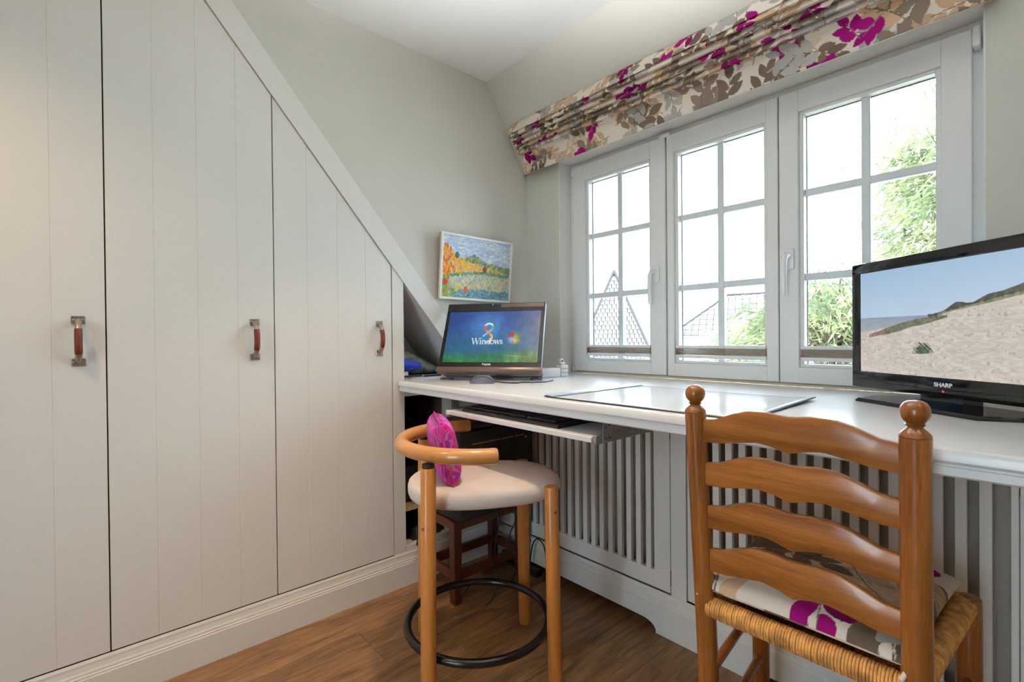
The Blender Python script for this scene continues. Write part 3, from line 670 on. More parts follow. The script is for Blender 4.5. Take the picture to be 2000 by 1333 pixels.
# the word Windows in serif letters
bx_, by_, H = 0.290*asp, 0.350, 0.112; xh = H*0.62; WHT = (240, 244, 248)
def thick(p): stroke(p, 0.017, WHT)
def thin(p): stroke(p, 0.007, WHT)
q = bx_
thick([(q, by_+H), (q+0.035, by_)]); thin([(q+0.035, by_), (q+0.068, by_+H)]); thick([(q+0.062, by_+H), (q+0.097, by_)]); thin([(q+0.097, by_), (q+0.13, by_+H)])
for dx in (-0.0, 0.062, 0.13): thin([(q+dx-0.016, by_+H), (q+dx+0.016, by_+H)])
def serif(x_, y_): thin([(x_-0.013, y_), (x_+0.014, y_)])
q = bx_+0.155; thick([(q, by_), (q, by_+xh)]); serif(q, by_); stroke([(q, by_+H*0.93), (q+0.001, by_+H*0.93)], 0.02, WHT); thin([(q-0.014, by_+xh), (q, by_+xh)])
q = bx_+0.195; thick([(q, by_), (q, by_+xh)]); serif(q, by_); thin(arcp(q+0.024, by_+xh-0.026, 0.024, 0.024, 150, 20)); thick([(q+0.048, by_), (q+0.048, by_+xh-0.02)]); serif(q+0.048, by_)
q = bx_+0.292; thick([(q+0.028, by_), (q+0.028, by_+H)]); stroke(arcp(q, by_+xh*0.5, 0.028, xh*0.5, 60, 300), 0.011, WHT); serif(q+0.03, by_)
q = bx_+0.368; stroke(arcp(q, by_+xh*0.5, 0.031, xh*0.5, 0, 360, 24), 0.012, WHT)
q = bx_+0.412; thick([(q, by_+xh), (q+0.024, by_)]); thin([(q+0.024, by_), (q+0.044, by_+xh)]); thick([(q+0.042, by_+xh), (q+0.066, by_)]); thin([(q+0.066, by_), (q+0.088, by_+xh)])
for dx in (0, 0.044, 0.088): thin([(q+dx-0.011, by_+xh), (q+dx+0.011, by_+xh)])
q = bx_+0.530; stroke(arcp(q, by_+xh*0.74, 0.021, xh*0.24, 30, 250), 0.012, WHT); stroke(arcp(q, by_+xh*0.26, 0.022, xh*0.26, 90, -150), 0.012, WHT)
# the four-pane flag
fx, fy = 0.735*asp, 0.455; dxy = np.hypot((u*asp-fx)/1.0, v-fy); img = mixc(img, np.broadcast_to(R_(225, 215, 200), img.shape), 0.55*np.exp(-(dxy/0.10)**2))
lx = (u*asp-fx)*0.98-(v-fy)*0.12; ly = (v-fy)+(u*asp-fx)*0.12+0.012*np.sin((u*asp-fx)*26)
inr = dxy < 0.115
for sx_, sy_, c in ((-1, 1, (226, 70, 48)), (1, 1, (150, 186, 60)), (-1, -1, (150, 186, 236)), (1, -1, (248, 204, 70))):
    m_ = inr & (lx*sx_ > 0.008) & (ly*sy_ > 0.008); img[m_] = np.array(c)*np.clip(1.15-0.5*dxy[m_]/0.12, 0.7, 1.1)[:, None]
img = np.clip(img, 0, 255)
Pm = np.empty((NV, NU, 3)); base_ = np.array(mo); MD, MU, MN = np.array(md), np.array(mu), np.array(md.cross(mu))
Pm[:] = base_+(sx0+(sx1-sx0)*u)[..., None]*MD+(sy0+(sy1-sy0)*v)[..., None]*MU+MN*-0.001
grid_mesh('screen', Pm, srgb(img), 'screen', cp)['label'] = 'lit blue and green screen'
text('lenovo', 0.0125, frame_matrix(mo+md*mw*0.475+mu*(sy0-0.0095*1.0)+MF.to_3x3() @ Vector((0, 0, 0.0004)), md, mu), 'logo_white', 'logo', cp, 1.05, 0.25, 0.0004)
# mouse with its cable
ms = thing('mouse', (0.345, 1.12, 0.83), 'grey computer mouse in front of the all-in-one computer', 'mouse')
mc = Vector((0.337, 1.118, 0.83)); mdx = Vector((0.72, 0.69, 0)).normalized(); mdy = Vector((-mdx.y, mdx.x, 0))
def dome(a, b, h, z0=0.0, n=20, k=8, sh=2.3):
    m_ = MB(); rings = []
    for i in range(k+1):
        ph_ = i/k*PI/2; rr = math.cos(ph_)**0.7; z = z0+h*math.sin(ph_)
        if i == k: rings.append([m_.bm.verts.new((0, 0, z0+h))])
        else: rings.append([m_.bm.verts.new((a*rr*math.copysign(abs(math.cos(t_))**(2/sh), math.cos(t_)), b*rr*math.copysign(abs(math.sin(t_))**(2/sh), math.sin(t_)), z)) for t_ in np.linspace(0, 2*PI, n, endpoint=False)])
    for A, B in zip(rings, rings[1:]):
        for j in range(n):
            if len(B) == 1: m_.bm.faces.new((A[j], A[(j+1) % n], B[0]))
            else: m_.bm.faces.new((A[j], A[(j+1) % n], B[(j+1) % n], B[j]))
    m_.bm.faces.new(rings[0][::-1]); return m_
MM = frame_matrix(mc, mdx, mdy)
dome(0.047, 0.028, 0.030).build('shell', 'mouse_grey', ms, smooth=True, M=MM, ang=1.2)
MB().tube([(0.044*math.cos(t_), -0.0285*0.86, 0.006+0.0205*math.sin(t_)) for t_ in np.linspace(0.15, PI-0.15, 16)], 0.0016, 8).build('side_band', 'mouse_dark', ms, smooth=True, M=MM)
MB().tube([mc+mdx*0.045+Vector((0, 0, 0.008)), mc+mdx*0.075+Vector((0, 0, 0.003)), (0.425, 1.185, 0.8325), (0.445, 1.20, 0.8325), (0.43, 1.225, 0.8325), (0.455, 1.25, 0.8325), (0.475, 1.235, 0.833), (0.47, 1.265, 0.8325), (0.49, 1.30, 0.8325), (0.47, 1.36, 0.8325)], 0.0021, 8).build('cable', 'mouse_dark', ms, smooth=True)
# white power strip with a plug standing in it
ps = thing('power_strip', (0.33, 1.5, 0.83), 'white power strip on the desk beside the computer', 'power strip')
PM = frame_matrix((0.325, 1.475, 0.83), (0.25, 0.97, 0), (-0.97, 0.25, 0))
MB().box(-0.10, 0.055, -0.025, 0.025, 0.0, 0.038, 0.006, 2).build('casing', 'white_plastic', ps, smooth=True, M=PM)
for x in (-0.06, -0.01): MB().lathe([(0.019, 0), (0.019, 0.0015), (0.016, 0.0015), (0.015, -0.001)], (x, 0, 0.038), 18).build('socket', 'white_plastic', ps, smooth=True, M=PM)
pa = thing('plug_adapter', (0.335, 1.545, 0.83), 'white plug adapter standing at the end of the power strip', 'plug')
MB().box(0.058, 0.096, -0.024, 0.022, 0.0, 0.050, 0.006, 2).build('block', 'white_plastic', pa, smooth=True, M=PM)
MB().box(0.066, 0.088, -0.012, 0.012, 0.050, 0.062, 0.004, 2).build('neck', 'white_plastic', pa, smooth=True, M=PM)
MB().lathe([(0.010, 0), (0.010, 0.012), (0.006, 0.016)], (0.077, 0.014, 0.066), 14, (0, -1, 0)).build('knob', 'white_plastic', pa, smooth=True, M=PM)
MB().lathe([(0.004, 0), (0.004, 0.001)], (0.077, -0.003, 0.066), 10, (0, -1, 0)).build('hole', 'screw_dark', pa, M=PM)
for z in (0.018, 0.034): MB().box(0.060, 0.094, -0.0245, -0.0235, z, z+0.002).build('groove', 'gasket_grey', pa, M=PM)

# ================================================================== CLUTTER IN THE NICHE
def sheet(name, cx, cy, z, w_, h_, rot, thick, m, label, cat, group=None):
    o = MB().box(-w_/2, w_/2, -h_/2, h_/2, 0, thick).build(name, m, M=Matrix.Translation((cx, cy, z)) @ Matrix.Rotation(rot, 4, 'Z'))
    return tag(o, label, cat, group)
sheet('paper_stack', -0.135, 1.125, 0.8302, 0.26, 0.20, 0.2, 0.006, 'paper_blue', 'stack of bluish papers lying in the niche behind the computer', 'papers')
def blob(name, path, radii, m, label, cat, flat=0.5):
    mb = MB(); mb.tube(path, radii, 16); zmin = min(v_.co.z for v_ in mb.bm.verts)
    return tag(mb.build(name, m, smooth=True, ang=1.2), label, cat)
# a sagging sage-green bag
bgm = MB(); pts = []
for i, t_ in enumerate(np.linspace(0, 1, 13)):
    pts.append((i, t_))
rings = []
for i, t_ in pts:
    h = 0.020+0.100*math.sin(PI*(0.30+0.62*t_))**1.1*(1-0.25*t_); wv_ = 0.07
    cx_, cy_ = -0.21+0.02*t_, 1.01+0.215*t_
    ring_ = []
    for k in range(14):
        a = 2*PI*k/14; rr = 1+0.06*math.sin(3*a+i)
        ring_.append(bgm.bm.verts.new((cx_+wv_*math.cos(a)*rr, cy_, 0.8368+max(0.0, h*0.5*(1+math.sin(a)*rr)))))
    rings.append(ring_)
for A, B in zip(rings, rings[1:]):
    for k in range(14): bgm.bm.faces.new((A[k], A[(k+1) % 14], B[(k+1) % 14], B[k]))
bgm.bm.faces.new(rings[0]); bgm.bm.faces.new(rings[-1])
tag(bgm.build('cloth_bag', 'cloth_sage', smooth=True, ang=1.3), 'sagging sage green bag lying in the niche under the diagonal trim', 'bag')
bb = MB(); rings = []
for i, t_ in enumerate(np.linspace(0, 1, 8)):
    ring_ = []
    for k in range(12):
        a = 2*PI*k/12
        ring_.append(bb.bm.verts.new((-0.095+0.035*math.cos(a), 0.985+0.115*t_, 0.893-0.012*t_+(0.034*(1-0.55*t_))*math.sin(a))))
    rings.append(ring_)
for A, B in zip(rings, rings[1:]):
    for k in range(12): bb.bm.faces.new((A[k], A[(k+1) % 12], B[(k+1) % 12], B[k]))
bb.bm.faces.new(rings[0]); bb.bm.faces.new(rings[-1])
tag(bb.build('pouch', 'cloth_blue', smooth=True, ang=1.3), 'bright blue pouch on the small white box in the niche', 'pouch')
tag(MB().box(-0.125, -0.082, 0.985, 1.047, 0.8366, 0.8585, 0.002).build('paper_box', 'paper_white'), 'small white paper box under the blue pouch', 'box')
pn = thing('pen', (-0.05, 1.03, 0.8365), 'dark pen lying on the papers in the niche', 'pen')
MB().tube([(-0.055, 0.99, 0.8405), (-0.045, 1.09, 0.8405)], 0.004, 10).build('barrel', 'mouse_dark', pn, smooth=True); MB().tube([(-0.045, 1.09, 0.8405), (-0.044, 1.105, 0.8405)], [0.004, 0.001], 10).build('tip', 'steel', pn, smooth=True)
tag(MB().tube([(-0.028, 1.09, 0.8395), (-0.012, 1.165, 0.8395)], 0.003, 8).build('pencil', 'mouse_dark', smooth=True), 'short dark pencil near the computer foot', 'pencil')

# ================================================================== DESK PAD
dp = thing('desk_pad', (1.06, 1.2, 0.83), 'large glossy white desk pad with dark edge lying on the desk', 'desk pad')
NXp, NYp = 40, 30
def pad_grid(x0, x1, y0, y1, dz, lift):
    xx, yy = np.meshgrid(np.linspace(x0, x1, NXp), np.linspace(y0, y1, NYp))
    zz = 0.8302+dz+lift(xx, yy); return np.stack([xx, yy, zz], -1)
lf = lambda x, y: 0.007*np.clip((x-1.25)/0.10, 0, 1)**2*np.clip((y-1.1)/0.3, 0, 1)+0.004*np.clip((0.83-x)/0.05, 0, 1)**2
o = grid_mesh('sheet', pad_grid(0.800, 1.342, 0.9850, 1.411, 0.0032, lf), None, 'pad_sheet', dp)
o.modifiers.new('t', 'SOLIDIFY').thickness = 0.0008; o.modifiers['t'].offset = -1
o = grid_mesh('backing', pad_grid(0.795, 1.348, 0.9785, 1.415, 0.0026, lf), None, 'pad_edge', dp); o.modifiers.new('t', 'SOLIDIFY').thickness = 0.0026; o.modifiers['t'].offset = -1
o = grid_mesh('side_strip', pad_grid(0.7965, 0.832, 0.9815, 1.412, 0.0046, lambda x, y: lf(x, y)+0.003*np.clip((0.81-x)/0.02, 0, 1)), None, 'pad_strip', dp); o.modifiers.new('t', 'SOLIDIFY').thickness = 0.001; o.modifiers['t'].offset = -1
MB().tube([(0.8335, 0.982, 0.8350), (0.8335, 1.2, 0.8349), (0.8335, 1.412, 0.8350)], 0.0009, 6).build('binding', 'pad_edge', dp)

# ================================================================== TELEVISION
ta = -0.65766; tdx = Vector((math.cos(ta), math.sin(ta), 0)); tn = Vector((math.sin(ta), -math.cos(ta), 0))  # tn faces the viewer
to = Vector((1.384, 1.596, 0.0)); TF = frame_matrix(to, tdx, (0, 0, 1))   # x right, y up, z out to the viewer
tv = thing('television', (1.60, 1.44, 0.83), 'black glossy television showing a sandy beach on the right of the desk', 'television')
TW, tz0, tz1 = 0.525, 0.857, 1.190; su0, su1, sv0, sv1 = 0.029, 0.496, 0.900, 1.1625
b_ = MB(); b_.box(0, TW, tz0, sv0, -0.012, 0, 0.003, 2); b_.box(0, TW, sv1, tz1, -0.012, 0, 0.003, 2); b_.box(0, su0, sv0-0.003, sv1+0.003, -0.012, 0, 0.003, 2); b_.box(su1, TW, sv0-0.003, sv1+0.003, -0.012, 0, 0.003, 2)
b_.build('bezel', 'black_gloss', tv, smooth=True, M=TF)
MB().box(0.004, TW-0.004, tz0+0.003, tz1-0.003, -0.030, -0.011, 0.004, 2).build('casing', 'black_plastic', tv, smooth=True, M=TF)
MB().box(0.10, TW-0.10, tz0+0.03, tz1-0.09, -0.06, -0.029, 0.008, 2).build('back_bulge', 'black_plastic', tv, smooth=True, M=TF)
MB().tube([(0.01, tz0+0.012+0.0*t_, 0.0002) if 0 else (TW*t_, tz0+0.030-0.016*math.sin(PI*t_), 0.0) for t_ in np.linspace(0.02, 0.98, 20)], 0.0007, 6).build('crease', 'black_plastic', tv, smooth=True, M=TF)
tc_ = 0.2626
MB().prism([(tc_-0.045, -0.035), (tc_+0.055, -0.035), (tc_+0.055, 0.01), (tc_-0.045, 0.01)], lambda a, b: (a, 0.839, b), lambda a, b: (a, tz0+0.004, b)).build('neck', 'black_gloss', tv, M=TF)
# base plate on the desk: long octagon
bc = 0.2626-0.01
oct_ = [(bc-0.185, 0.005), (bc-0.150, 0.075), (bc+0.150, 0.075), (bc+0.185, 0.005), (bc+0.165, -0.075), (bc-0.165, -0.075)]
def sc(p_, k, e=0): return [(bc+(a-bc)*k, b*k) for a, b in p_]
m_ = MB(); m_.prism(oct_, lambda a, b: (a, 0.830, b), lambda a, b: (a, 0.835, b)); m_.prism(sc(oct_, 0.985), lambda a, b: (a, 0.835, b), lambda a, b: (a, 0.839, b), sc(oct_, 0.965)); m_.build('stand_base', 'black_gloss', tv, M=TF)
NU, NV = 420, 250
u, v = np.meshgrid(np.linspace(0, 1, NU), np.linspace(0, 1, NV)); asp = (su1-su0)/(sv1-sv0)
nz1 = vnoise(u*asp, v, 9, 21); nz2 = vnoise(u*asp, v, 40, 22, 3); nz3 = vnoise(u*asp*0.6, v*2.2, 34, 23, 3)
sky = mixc(np.broadcast_to(R_(206, 222, 238), u.shape+(3,)), np.broadcast_to(R_(166, 198, 228), u.shape+(3,)), np.clip((v-0.5)/0.5, 0, 1)*0.8+0.2*(1-u))
im = sky.copy()
hor = 0.545+0.0*u
sea = (v < hor) & (v > 0.545-0.30); im = np.where(sea[..., None], mixc(np.broadcast_to(R_(150, 164, 182), im.shape), np.broadcast_to(R_(176, 182, 188), im.shape), np.clip((hor-v)/0.15, 0, 1))*(0.94+0.12*nz3[..., None]), im)
# far hill on the right with its wooded crest
crest = 0.548+np.clip((u-0.44)/0.56, 0, 1)**1.25*0.30+0.05*np.exp(-((u-0.56)/0.045)**2)+0.02*np.exp(-((u-0.70)/0.05)**2)+0.02*(nz1-0.5)
sandl = 0.40+np.clip((u-0.02)/0.5, 0, 1)*0.14+np.clip((u-0.48)/0.5, 0, 1)*0.12+0.012*(nz1-0.5)
hill = (v < crest) & (u > 0.42); im = np.where(hill[..., None], R_(92, 92, 84)*(0.7+0.6*nz2[..., None]), im)
grass = (v < 0.55+np.clip((u-0.45)/0.55, 0, 1)*0.19+0.015*(nz2-0.5)) & (u > 0.47); im = np.where(grass[..., None], R_(140, 146, 108)*(0.75+0.5*nz2[..., None]), im)
sand = v < sandl+0.16*np.clip((u-0.42)/0.58, 0, 1)*0.3; sandc = R_(214, 204, 194)*(0.90+0.20*nz3[..., None])
spk = (nz2 > 0.64) & (nz3 > 0.55); sandc = np.where(spk[..., None], sandc*0.84, sandc); im = np.where(sand[..., None], sandc, im)
strip = (np.abs(v-(0.335+0.42*u-0.16*np.clip(u-0.35, 0, 1))) < 0.035*np.clip(1-np.abs(u-0.27)/0.27, 0, 1)**0.5*(0.6+0.8*nz1)) & (u < 0.52) & (u > 0.06)
im = np.where(strip[..., None], np.where((u < 0.16)[..., None], R_(160, 130, 112), R_(122, 122, 98))*(0.75+0.5*nz2[..., None]), im)
tuft = (np.hypot((u-0.39)/0.052, (v-0.215)/0.085)+1.1*(vnoise(u*asp*2.4+3*(v-0.2), v*0.35, 40, 44, 2)-0.5) < 0.8) & (v > 0.19+0.02*nz1); im = np.where(tuft[..., None], R_(86, 106, 78)*(0.6+0.8*nz2[..., None]), im)
im = np.clip(im, 0, 255)
Pt = np.empty((NV, NU, 3)); Pt[:] = np.array(to)+(su0+(su1-su0)*u)[..., None]*np.array(tdx)+(sv0+(sv1-sv0)*v)[..., None]*np.array((0, 0, 1.0))+np.array(tn)*-0.002
grid_mesh('screen', Pt, srgb(im), 'screen', tv)['label'] = 'lit screen with dunes, sea and sky'
TL = lambda x_, z_, o_=0.0004: frame_matrix(to+tdx*x_+Vector((0, 0, z_))+tn*o_, tdx, (0, 0, 1))
text('SHARP', 0.0125, TL(0.2626, 0.884), 'logo_white', 'logo', tv, 1.15, 0.0, 0.0005)
MB().lathe([(0.0028, 0), (0.002, 0.001)], (0.2626, 0.870, 0.0), 12).build('standby_light', 'led_red', tv, M=TF)

# ================================================================== PAINTING
pt = thing('painting', (0.03, 1.33, 1.17), 'landscape painting of a lake and yellow autumn trees in a white frame', 'painting')
py_, pz_, pr_, pw_, ph_, pt_ = 1.136, 1.168, -0.009, 0.399, 0.283, 0.083
m0 = Vector((0, math.cos(pr_), math.sin(pr_))); u0 = Vector((0, -math.sin(pr_), math.cos(pr_))); up0 = math.cos(pt_)*u0+math.sin(pt_)*Vector((1, 0, 0))
PF = frame_matrix((0.026, py_, pz_), m0, up0)  # z = m x up -> +x side
fr = MB(); ring(fr, 0, 1, 0, 1, 0.1, 0, 1); fr.bm.free(); fr = MB(); fwid = 0.010
for (a, b, c, d) in ((0, fwid, 0, ph_), (pw_-fwid, pw_, 0, ph_), (fwid, pw_-fwid, 0, fwid), (fwid, pw_-fwid, ph_-fwid, ph_)): fr.box(a, b, c, d, -0.010, 0.002, 0.0012)
fr.build('frame', 'frame_white', pt, M=PF)
MB().box(0.002, pw_-0.002, 0.002, ph_-0.002, -0.020, -0.010).build('stretcher', 'frame_side', pt, M=PF)
NU, NV = 300, 214
u, v = np.meshgrid(np.linspace(0, 1, NU), np.linspace(0, 1, NV))
im = np.empty(u.shape+(3,)); im[:] = (196, 208, 226)
rg = np.random.default_rng(4)
def region(x, y):
    hillt = 0.63+0.10*math.exp(-((x-0.44)/0.13)**2)-0.10*max(0, x-0.6); bank = 0.36+0.10*min(1, x/0.45)-0.02*max(0, x-0.5)
    treet = 0.66+0.20*math.exp(-((x-0.05)/0.10)**2)-0.22*max(0, x-0.2)
    if y > max(hillt if x > 0.2 else 0, treet): return [(190, 204, 228), (206, 216, 232), (176, 194, 224), (222, 228, 236)][rg.integers(4)], 'h', 0.05
    if y > treet-0.02 and y <= hillt: return [(120, 146, 96), (150, 160, 100), (102, 128, 104), (168, 178, 110)][rg.integers(4)], 'd', 0.03
    if y > bank:
        if x < 0.18: c = [(240, 150, 50), (244, 178, 56), (228, 120, 46), (236, 196, 70), (214, 92, 52)]
        elif x < 0.62: c = [(244, 188, 62), (248, 204, 92), (236, 160, 70), (206, 196, 70), (240, 176, 108)]
        else: c = [(206, 190, 96), (232, 196, 120), (150, 160, 84), (238, 200, 80), (196, 160, 120)]
        return c[rg.integers(len(c))], 'v', 0.035
    if y > bank-0.05 and x > 0.12: return [(86, 132, 100), (110, 150, 96), (124, 164, 150)][rg.integers(3)], 'h', 0.03
    if x < 0.10+0.35*max(0, 0.25-y): return [(120, 168, 70), (96, 150, 92), (214, 120, 66), (150, 186, 84)][rg.integers(4)], 'v', 0.03
    if y > 0.15: return [(206, 206, 150), (236, 208, 116), (150, 190, 186), (228, 176, 140), (176, 204, 196), (240, 220, 150), (130, 176, 160)][rg.integers(7)], 'v', 0.028
    return [(126, 158, 186), (108, 148, 168), (146, 178, 196), (90, 136, 140), (120, 160, 150)][rg.integers(5)], 'h', 0.045
for k in range(4200):
    x, y = rg.random(), rg.random(); c, dr, ln = region(x, y); ln *= rg.uniform(0.6, 1.3); wd_ = ln*rg.uniform(0.22, 0.4)
    a = {'h': rg.normal(0, 0.25), 'v': PI/2+rg.normal(0, 0.3), 'd': 0.6+rg.normal(0, 0.3)}[dr]
    i0, i1 = max(0, int((x-ln)*NU)), min(NU, int((x+ln)*NU)+2); j0, j1 = max(0, int((y-ln*1.4)*NV)), min(NV, int((y+ln*1.4)*NV)+2)
    du = u[j0:j1, i0:i1]-x; dv = (v[j0:j1, i0:i1]-y)*0.71; p_ = du*math.cos(a)+dv*math.sin(a); q_ = -du*math.sin(a)+dv*math.cos(a)
    m_ = (p_/ln)**2+(q_/wd_)**2 < 0.5
    im[j0:j1, i0:i1][m_] = np.array(c)*rg.uniform(0.93, 1.06)
for (x, y, c) in ((0.21, 0.155, (226, 206, 60)), (0.335, 0.145, (232, 110, 60)), (0.05, 0.25, (214, 70, 40)), (0.20, 0.69, (84, 116, 96)), (0.60, 0.50, (120, 84, 60))):
    m_ = ((u-x)/0.028)**2+((v-y)/0.055)**2 < 1; im[m_] = np.array(c)*(0.9+0.2*rg.random((m_.sum(), 1)))
im = np.clip(im, 0, 255)
m0n, upn = np.array(m0), np.array(up0); nn = np.cross(m0n, upn)
Pp = np.empty((NV, NU, 3)); Pp[:] = np.array((0.026, py_, pz_))+(fwid*0.7+(pw_-1.4*fwid)*u)[..., None]*m0n+(fwid*0.7+(ph_-1.4*fwid)*v)[..., None]*upn-0.0025*nn+(0.0012*(vnoise(u*1.4, v, 50, 9, 2)-0.5))[..., None]*nn
grid_mesh('canvas', Pp, srgb(im), 'print', pt)

# ================================================================== ROUND STOOL WITH ARM HOOP
S0 = Vector((0.572, 0.905, 0)); fa = math.radians(62); fu = Vector((math.cos(fa), math.sin(fa), 0)); fv = Vector((math.sin(fa), -math.cos(fa), 0))
st = thing('stool', S0.to_tuple(), 'light beech stool with off-white seat, bent arm hoop and black foot ring', 'stool')
LEGS = [((0.662, 0.675), 0.659), ((0.328, 0.867), 0.659), ((0.798, 1.005), 0.572), ((0.522, 1.147), 0.572)]
def legpos(P_, z): k = 1.02-0.035*z/0.6; return S0+(Vector((*P_, 0))-S0)*k+Vector((0, 0, z))
LR = 0.0205
for P_, h in LEGS:
    a, b = legpos(P_, 0.0), legpos(P_, h); dr = (b-a).normalized(); L_ = (b-a).length
    lg = MB().lathe([(LR-0.002, 0), (LR, 0.003), (LR, L_-0.003), (LR-0.002, L_)], a, 24, dr).build('leg', 'beech', st, smooth=True)
    out = (Vector((*P_, 0))-S0).normalized()
    for sgn in (1,):
        dd = (Vector((1.755, 0, 0))-S0).normalized(); hd = (out+dd*0.2).normalized() if h > 0.6 else out
        cpos = legpos(P_, h-0.155 if h > 0.6 else h-0.07)
        tgt = Vector((0.26, -0.96, 0)) if h > 0.6 else Vector((0.96, -0.26, 0))
        MB().lathe([(0.0042, 0), (0.0042, 0.0012), (0.0025, 0.0005)], cpos+tgt*(LR-0.0006), 12, tgt).build('bolt', 'screw_dark', lg)
    if h > 0.6: MB().lathe([(0.0165, 0), (0.0165, 0.010)], b, 20).build('spacer', 'black_plastic', st, smooth=True)
AZ = 0.6895; Mc = S0+fu*0.008; AR = 0.231
arm = []
for t_ in np.linspace(0.010, 0.005, 2): arm.append(Mc+fv*AR+fu*t_)
for t_ in np.linspace(0, PI, 34): arm.append(Mc+fv*AR*math.cos(t_)-fu*AR*math.sin(t_))
for t_ in np.linspace(0.005, 0.010, 2): arm.append(Mc-fv*AR+fu*t_)
arm = [Vector((p_.x, p_.y, AZ)) for p_ in arm]
MB().tube(arm, [0.0195]+[0.0215]*(len(arm)-2)+[0.0195], 20).build('arm_hoop', 'beech_arm', st, smooth=True)
# foot ring
RZ, RR = 0.145, 0.2135; RC = S0+Vector((0.010, -0.004, 0))
MB().tube([RC+Vector((RR*math.cos(t_), RR*math.sin(t_), RZ)) for t_ in np.linspace(0, 2*PI, 60, endpoint=False)], 0.0118, 14, closed=True).build('foot_ring', 'black_steel', st, smooth=True)
# under-seat frame
for (i, j) in ((2, 3), (3, 1)):
    a, b = legpos(LEGS[i][0], 0.518), legpos(LEGS[j][0], 0.518); MB().tube([a+(b-a)*0.03, b+(a-b)*0.03], 0.009, 10).build('seat_rail', 'black_steel', st, smooth=True)
# upholstered seat
def outline(k, n=72):
    out = []
    for t_ in np.linspace(0, 2*PI, n, endpoint=False):
        c_, s_ = math.cos(t_), math.sin(t_); cu = math.copysign(abs(c_)**(2/2.5), c_); sv = math.copysign(abs(s_)**(2/2.5), s_)
        out.append((fu*(0.026+0.232*cu)*1.0+fv*0.178*sv)*k)
    return out
lay = [(0.528, 0.90), (0.530, 0.95), (0.536, 0.982), (0.546, 1.0), (0.558, 1.0), (0.568, 0.985), (0.575, 0.95), (0.579, 0.88), (0.581, 0.7), (0.5815, 0.4)]
m_ = MB(); rings = [[m_.bm.verts.new(S0+p_+Vector((0, 0, z))) for p_ in outline(k)] for z, k in lay]
for A, B in zip(rings, rings[1:]):
    for k in range(72): m_.bm.faces.new((A[k], A[(k+1) % 72], B[(k+1) % 72], B[k]))
m_.bm.faces.new(rings[0][::-1]); cv = m_.bm.verts.new(S0+Vector((0, 0, 0.5817)))
for k in range(72): m_.bm.faces.new((rings[-1][k], rings[-1][(k+1) % 72], cv))
m_.build('seat', 'canvas_white', st, smooth=True, ang=1.2)

# pink cushion leaning on the hoop
def pillow(name, c, ex, ey, ez, a, b, t_, m, n=26, pw2=0.42, parent=None, colf=None, corner=0.06):
    gu, gv = np.meshgrid(np.linspace(-1, 1, n), np.linspace(-1, 1, n))
    th = np.clip((1-gu**4)*(1-gv**4), 0, 1)**pw2
    pin = 1-corner*(1-gu**2)*0-corner*(np.abs(gv)**2)*(1-gu**2)*0
    px_ = gu*(1-corner*(1-gv**2)*np.abs(gu)); py__ = gv*(1-corner*(1-gu**2)*np.abs(gv))
    ex, ey, ez, c = map(np.array, (ex, ey, ez, c))
    top_ = c+(px_*a)[..., None]*ex+(py__*b)[..., None]*ey+(th*t_)[..., None]*ez
    bot_ = c+(px_*a)[..., None]*ex+(py__*b)[..., None]*ey-(th*t_)[..., None]*ez
    return gu, gv, top_, bot_
cz = (fu*0.24+Vector((0, 0, 1))).normalized()*1.0
up_ = (Vector((0, 0, 1))-fu*0.20).normalized(); no_ = (fu+Vector((0, 0, 0.20))).normalized(); ri_ = fv
cc = S0-fu*0.100+fv*0.004+Vector((0, 0, 0.672))
gu, gv, A_, B_ = pillow('c', cc, ri_, up_, no_, 0.112, 0.092, 0.040, None)
n = gu.shape[0]; P2 = np.concatenate([A_, B_[::-1, :, :]], 0)
cu_ = thing('pink_cushion', (cc.x, cc.y, 0.582), 'small bright pink and purple striped cushion standing on the stool seat', 'cushion')
o = grid_mesh('cover', np.concatenate([A_, B_[::-1]], 0), None, 'pink_stripes', cu_)
edge = [A_[0, k] for k in range(n)]+[A_[k, -1] for k in range(1, n)]+[A_[-1, k] for k in range(n-2, -1, -1)]+[A_[k, 0] for k in range(n-2, 0, -1)]
MB().tube([tuple(q_) for q_ in edge], 0.0016, 6, closed=True).build('piping', mat('pink_piping', lin(240, 60, 130), 0.8), cu_, smooth=True)

# ================================================================== LADDER-BACK CHAIR
ch = thing('ladder_chair', (1.46, 1.08, 0), 'brown oak ladder-back chair with rush seat pushed up to the desk', 'chair')
def cbk(x, z):  # rear post axis, leaning slightly
    t_ = np.clip((0.9-z)/0.45, 0, 1.2); return Vector((x+(0.011*t_ if x < 1.4 else -0.001*t_), 0.883+0.020*t_, z))
for x in (1.2935, 1.6245):
    zs = np.linspace(0, 0.853, 18); MB().tube([cbk(x, z) for z in zs], [0.0175]+[0.019]*16+[0.0195], 20).build('rear_post', 'oak', ch, smooth=True)
    f0 = cbk(x, 0.853)
    prof_ = [(0.0195, 0), (0.0185, 0.004), (0.0150, 0.0085), (0.0105, 0.0125), (0.0092, 0.0145), (0.0115, 0.0165), (0.0125, 0.018), (0.0105, 0.0195), (0.0125, 0.0215), (0.0160, 0.0255), (0.0178, 0.031), (0.0182, 0.036), (0.0172, 0.0425), (0.0135, 0.0485), (0.0085, 0.0515), (0.0, 0.053)]
    MB().lathe(prof_, f0, 24).build('finial', 'oak', ch, smooth=True, ang=1.2)
TOPP = [(0, .0), (.10, .004), (.20, .017), (.29, .0255), (.38, .0265), (.46, .0235), (.5, .0225), (.54, .0235), (.62, .0265), (.71, .0255), (.80, .017), (.90, .004), (1, .0)]
BOTP = [(0, -.0415), (.12, -.0405), (.24, -.0335), (.335, -.0285), (.41, -.0315), (.5, -.0395), (.59, -.0315), (.665, -.0285), (.76, -.0335), (.88, -.0405), (1, -.0415)]
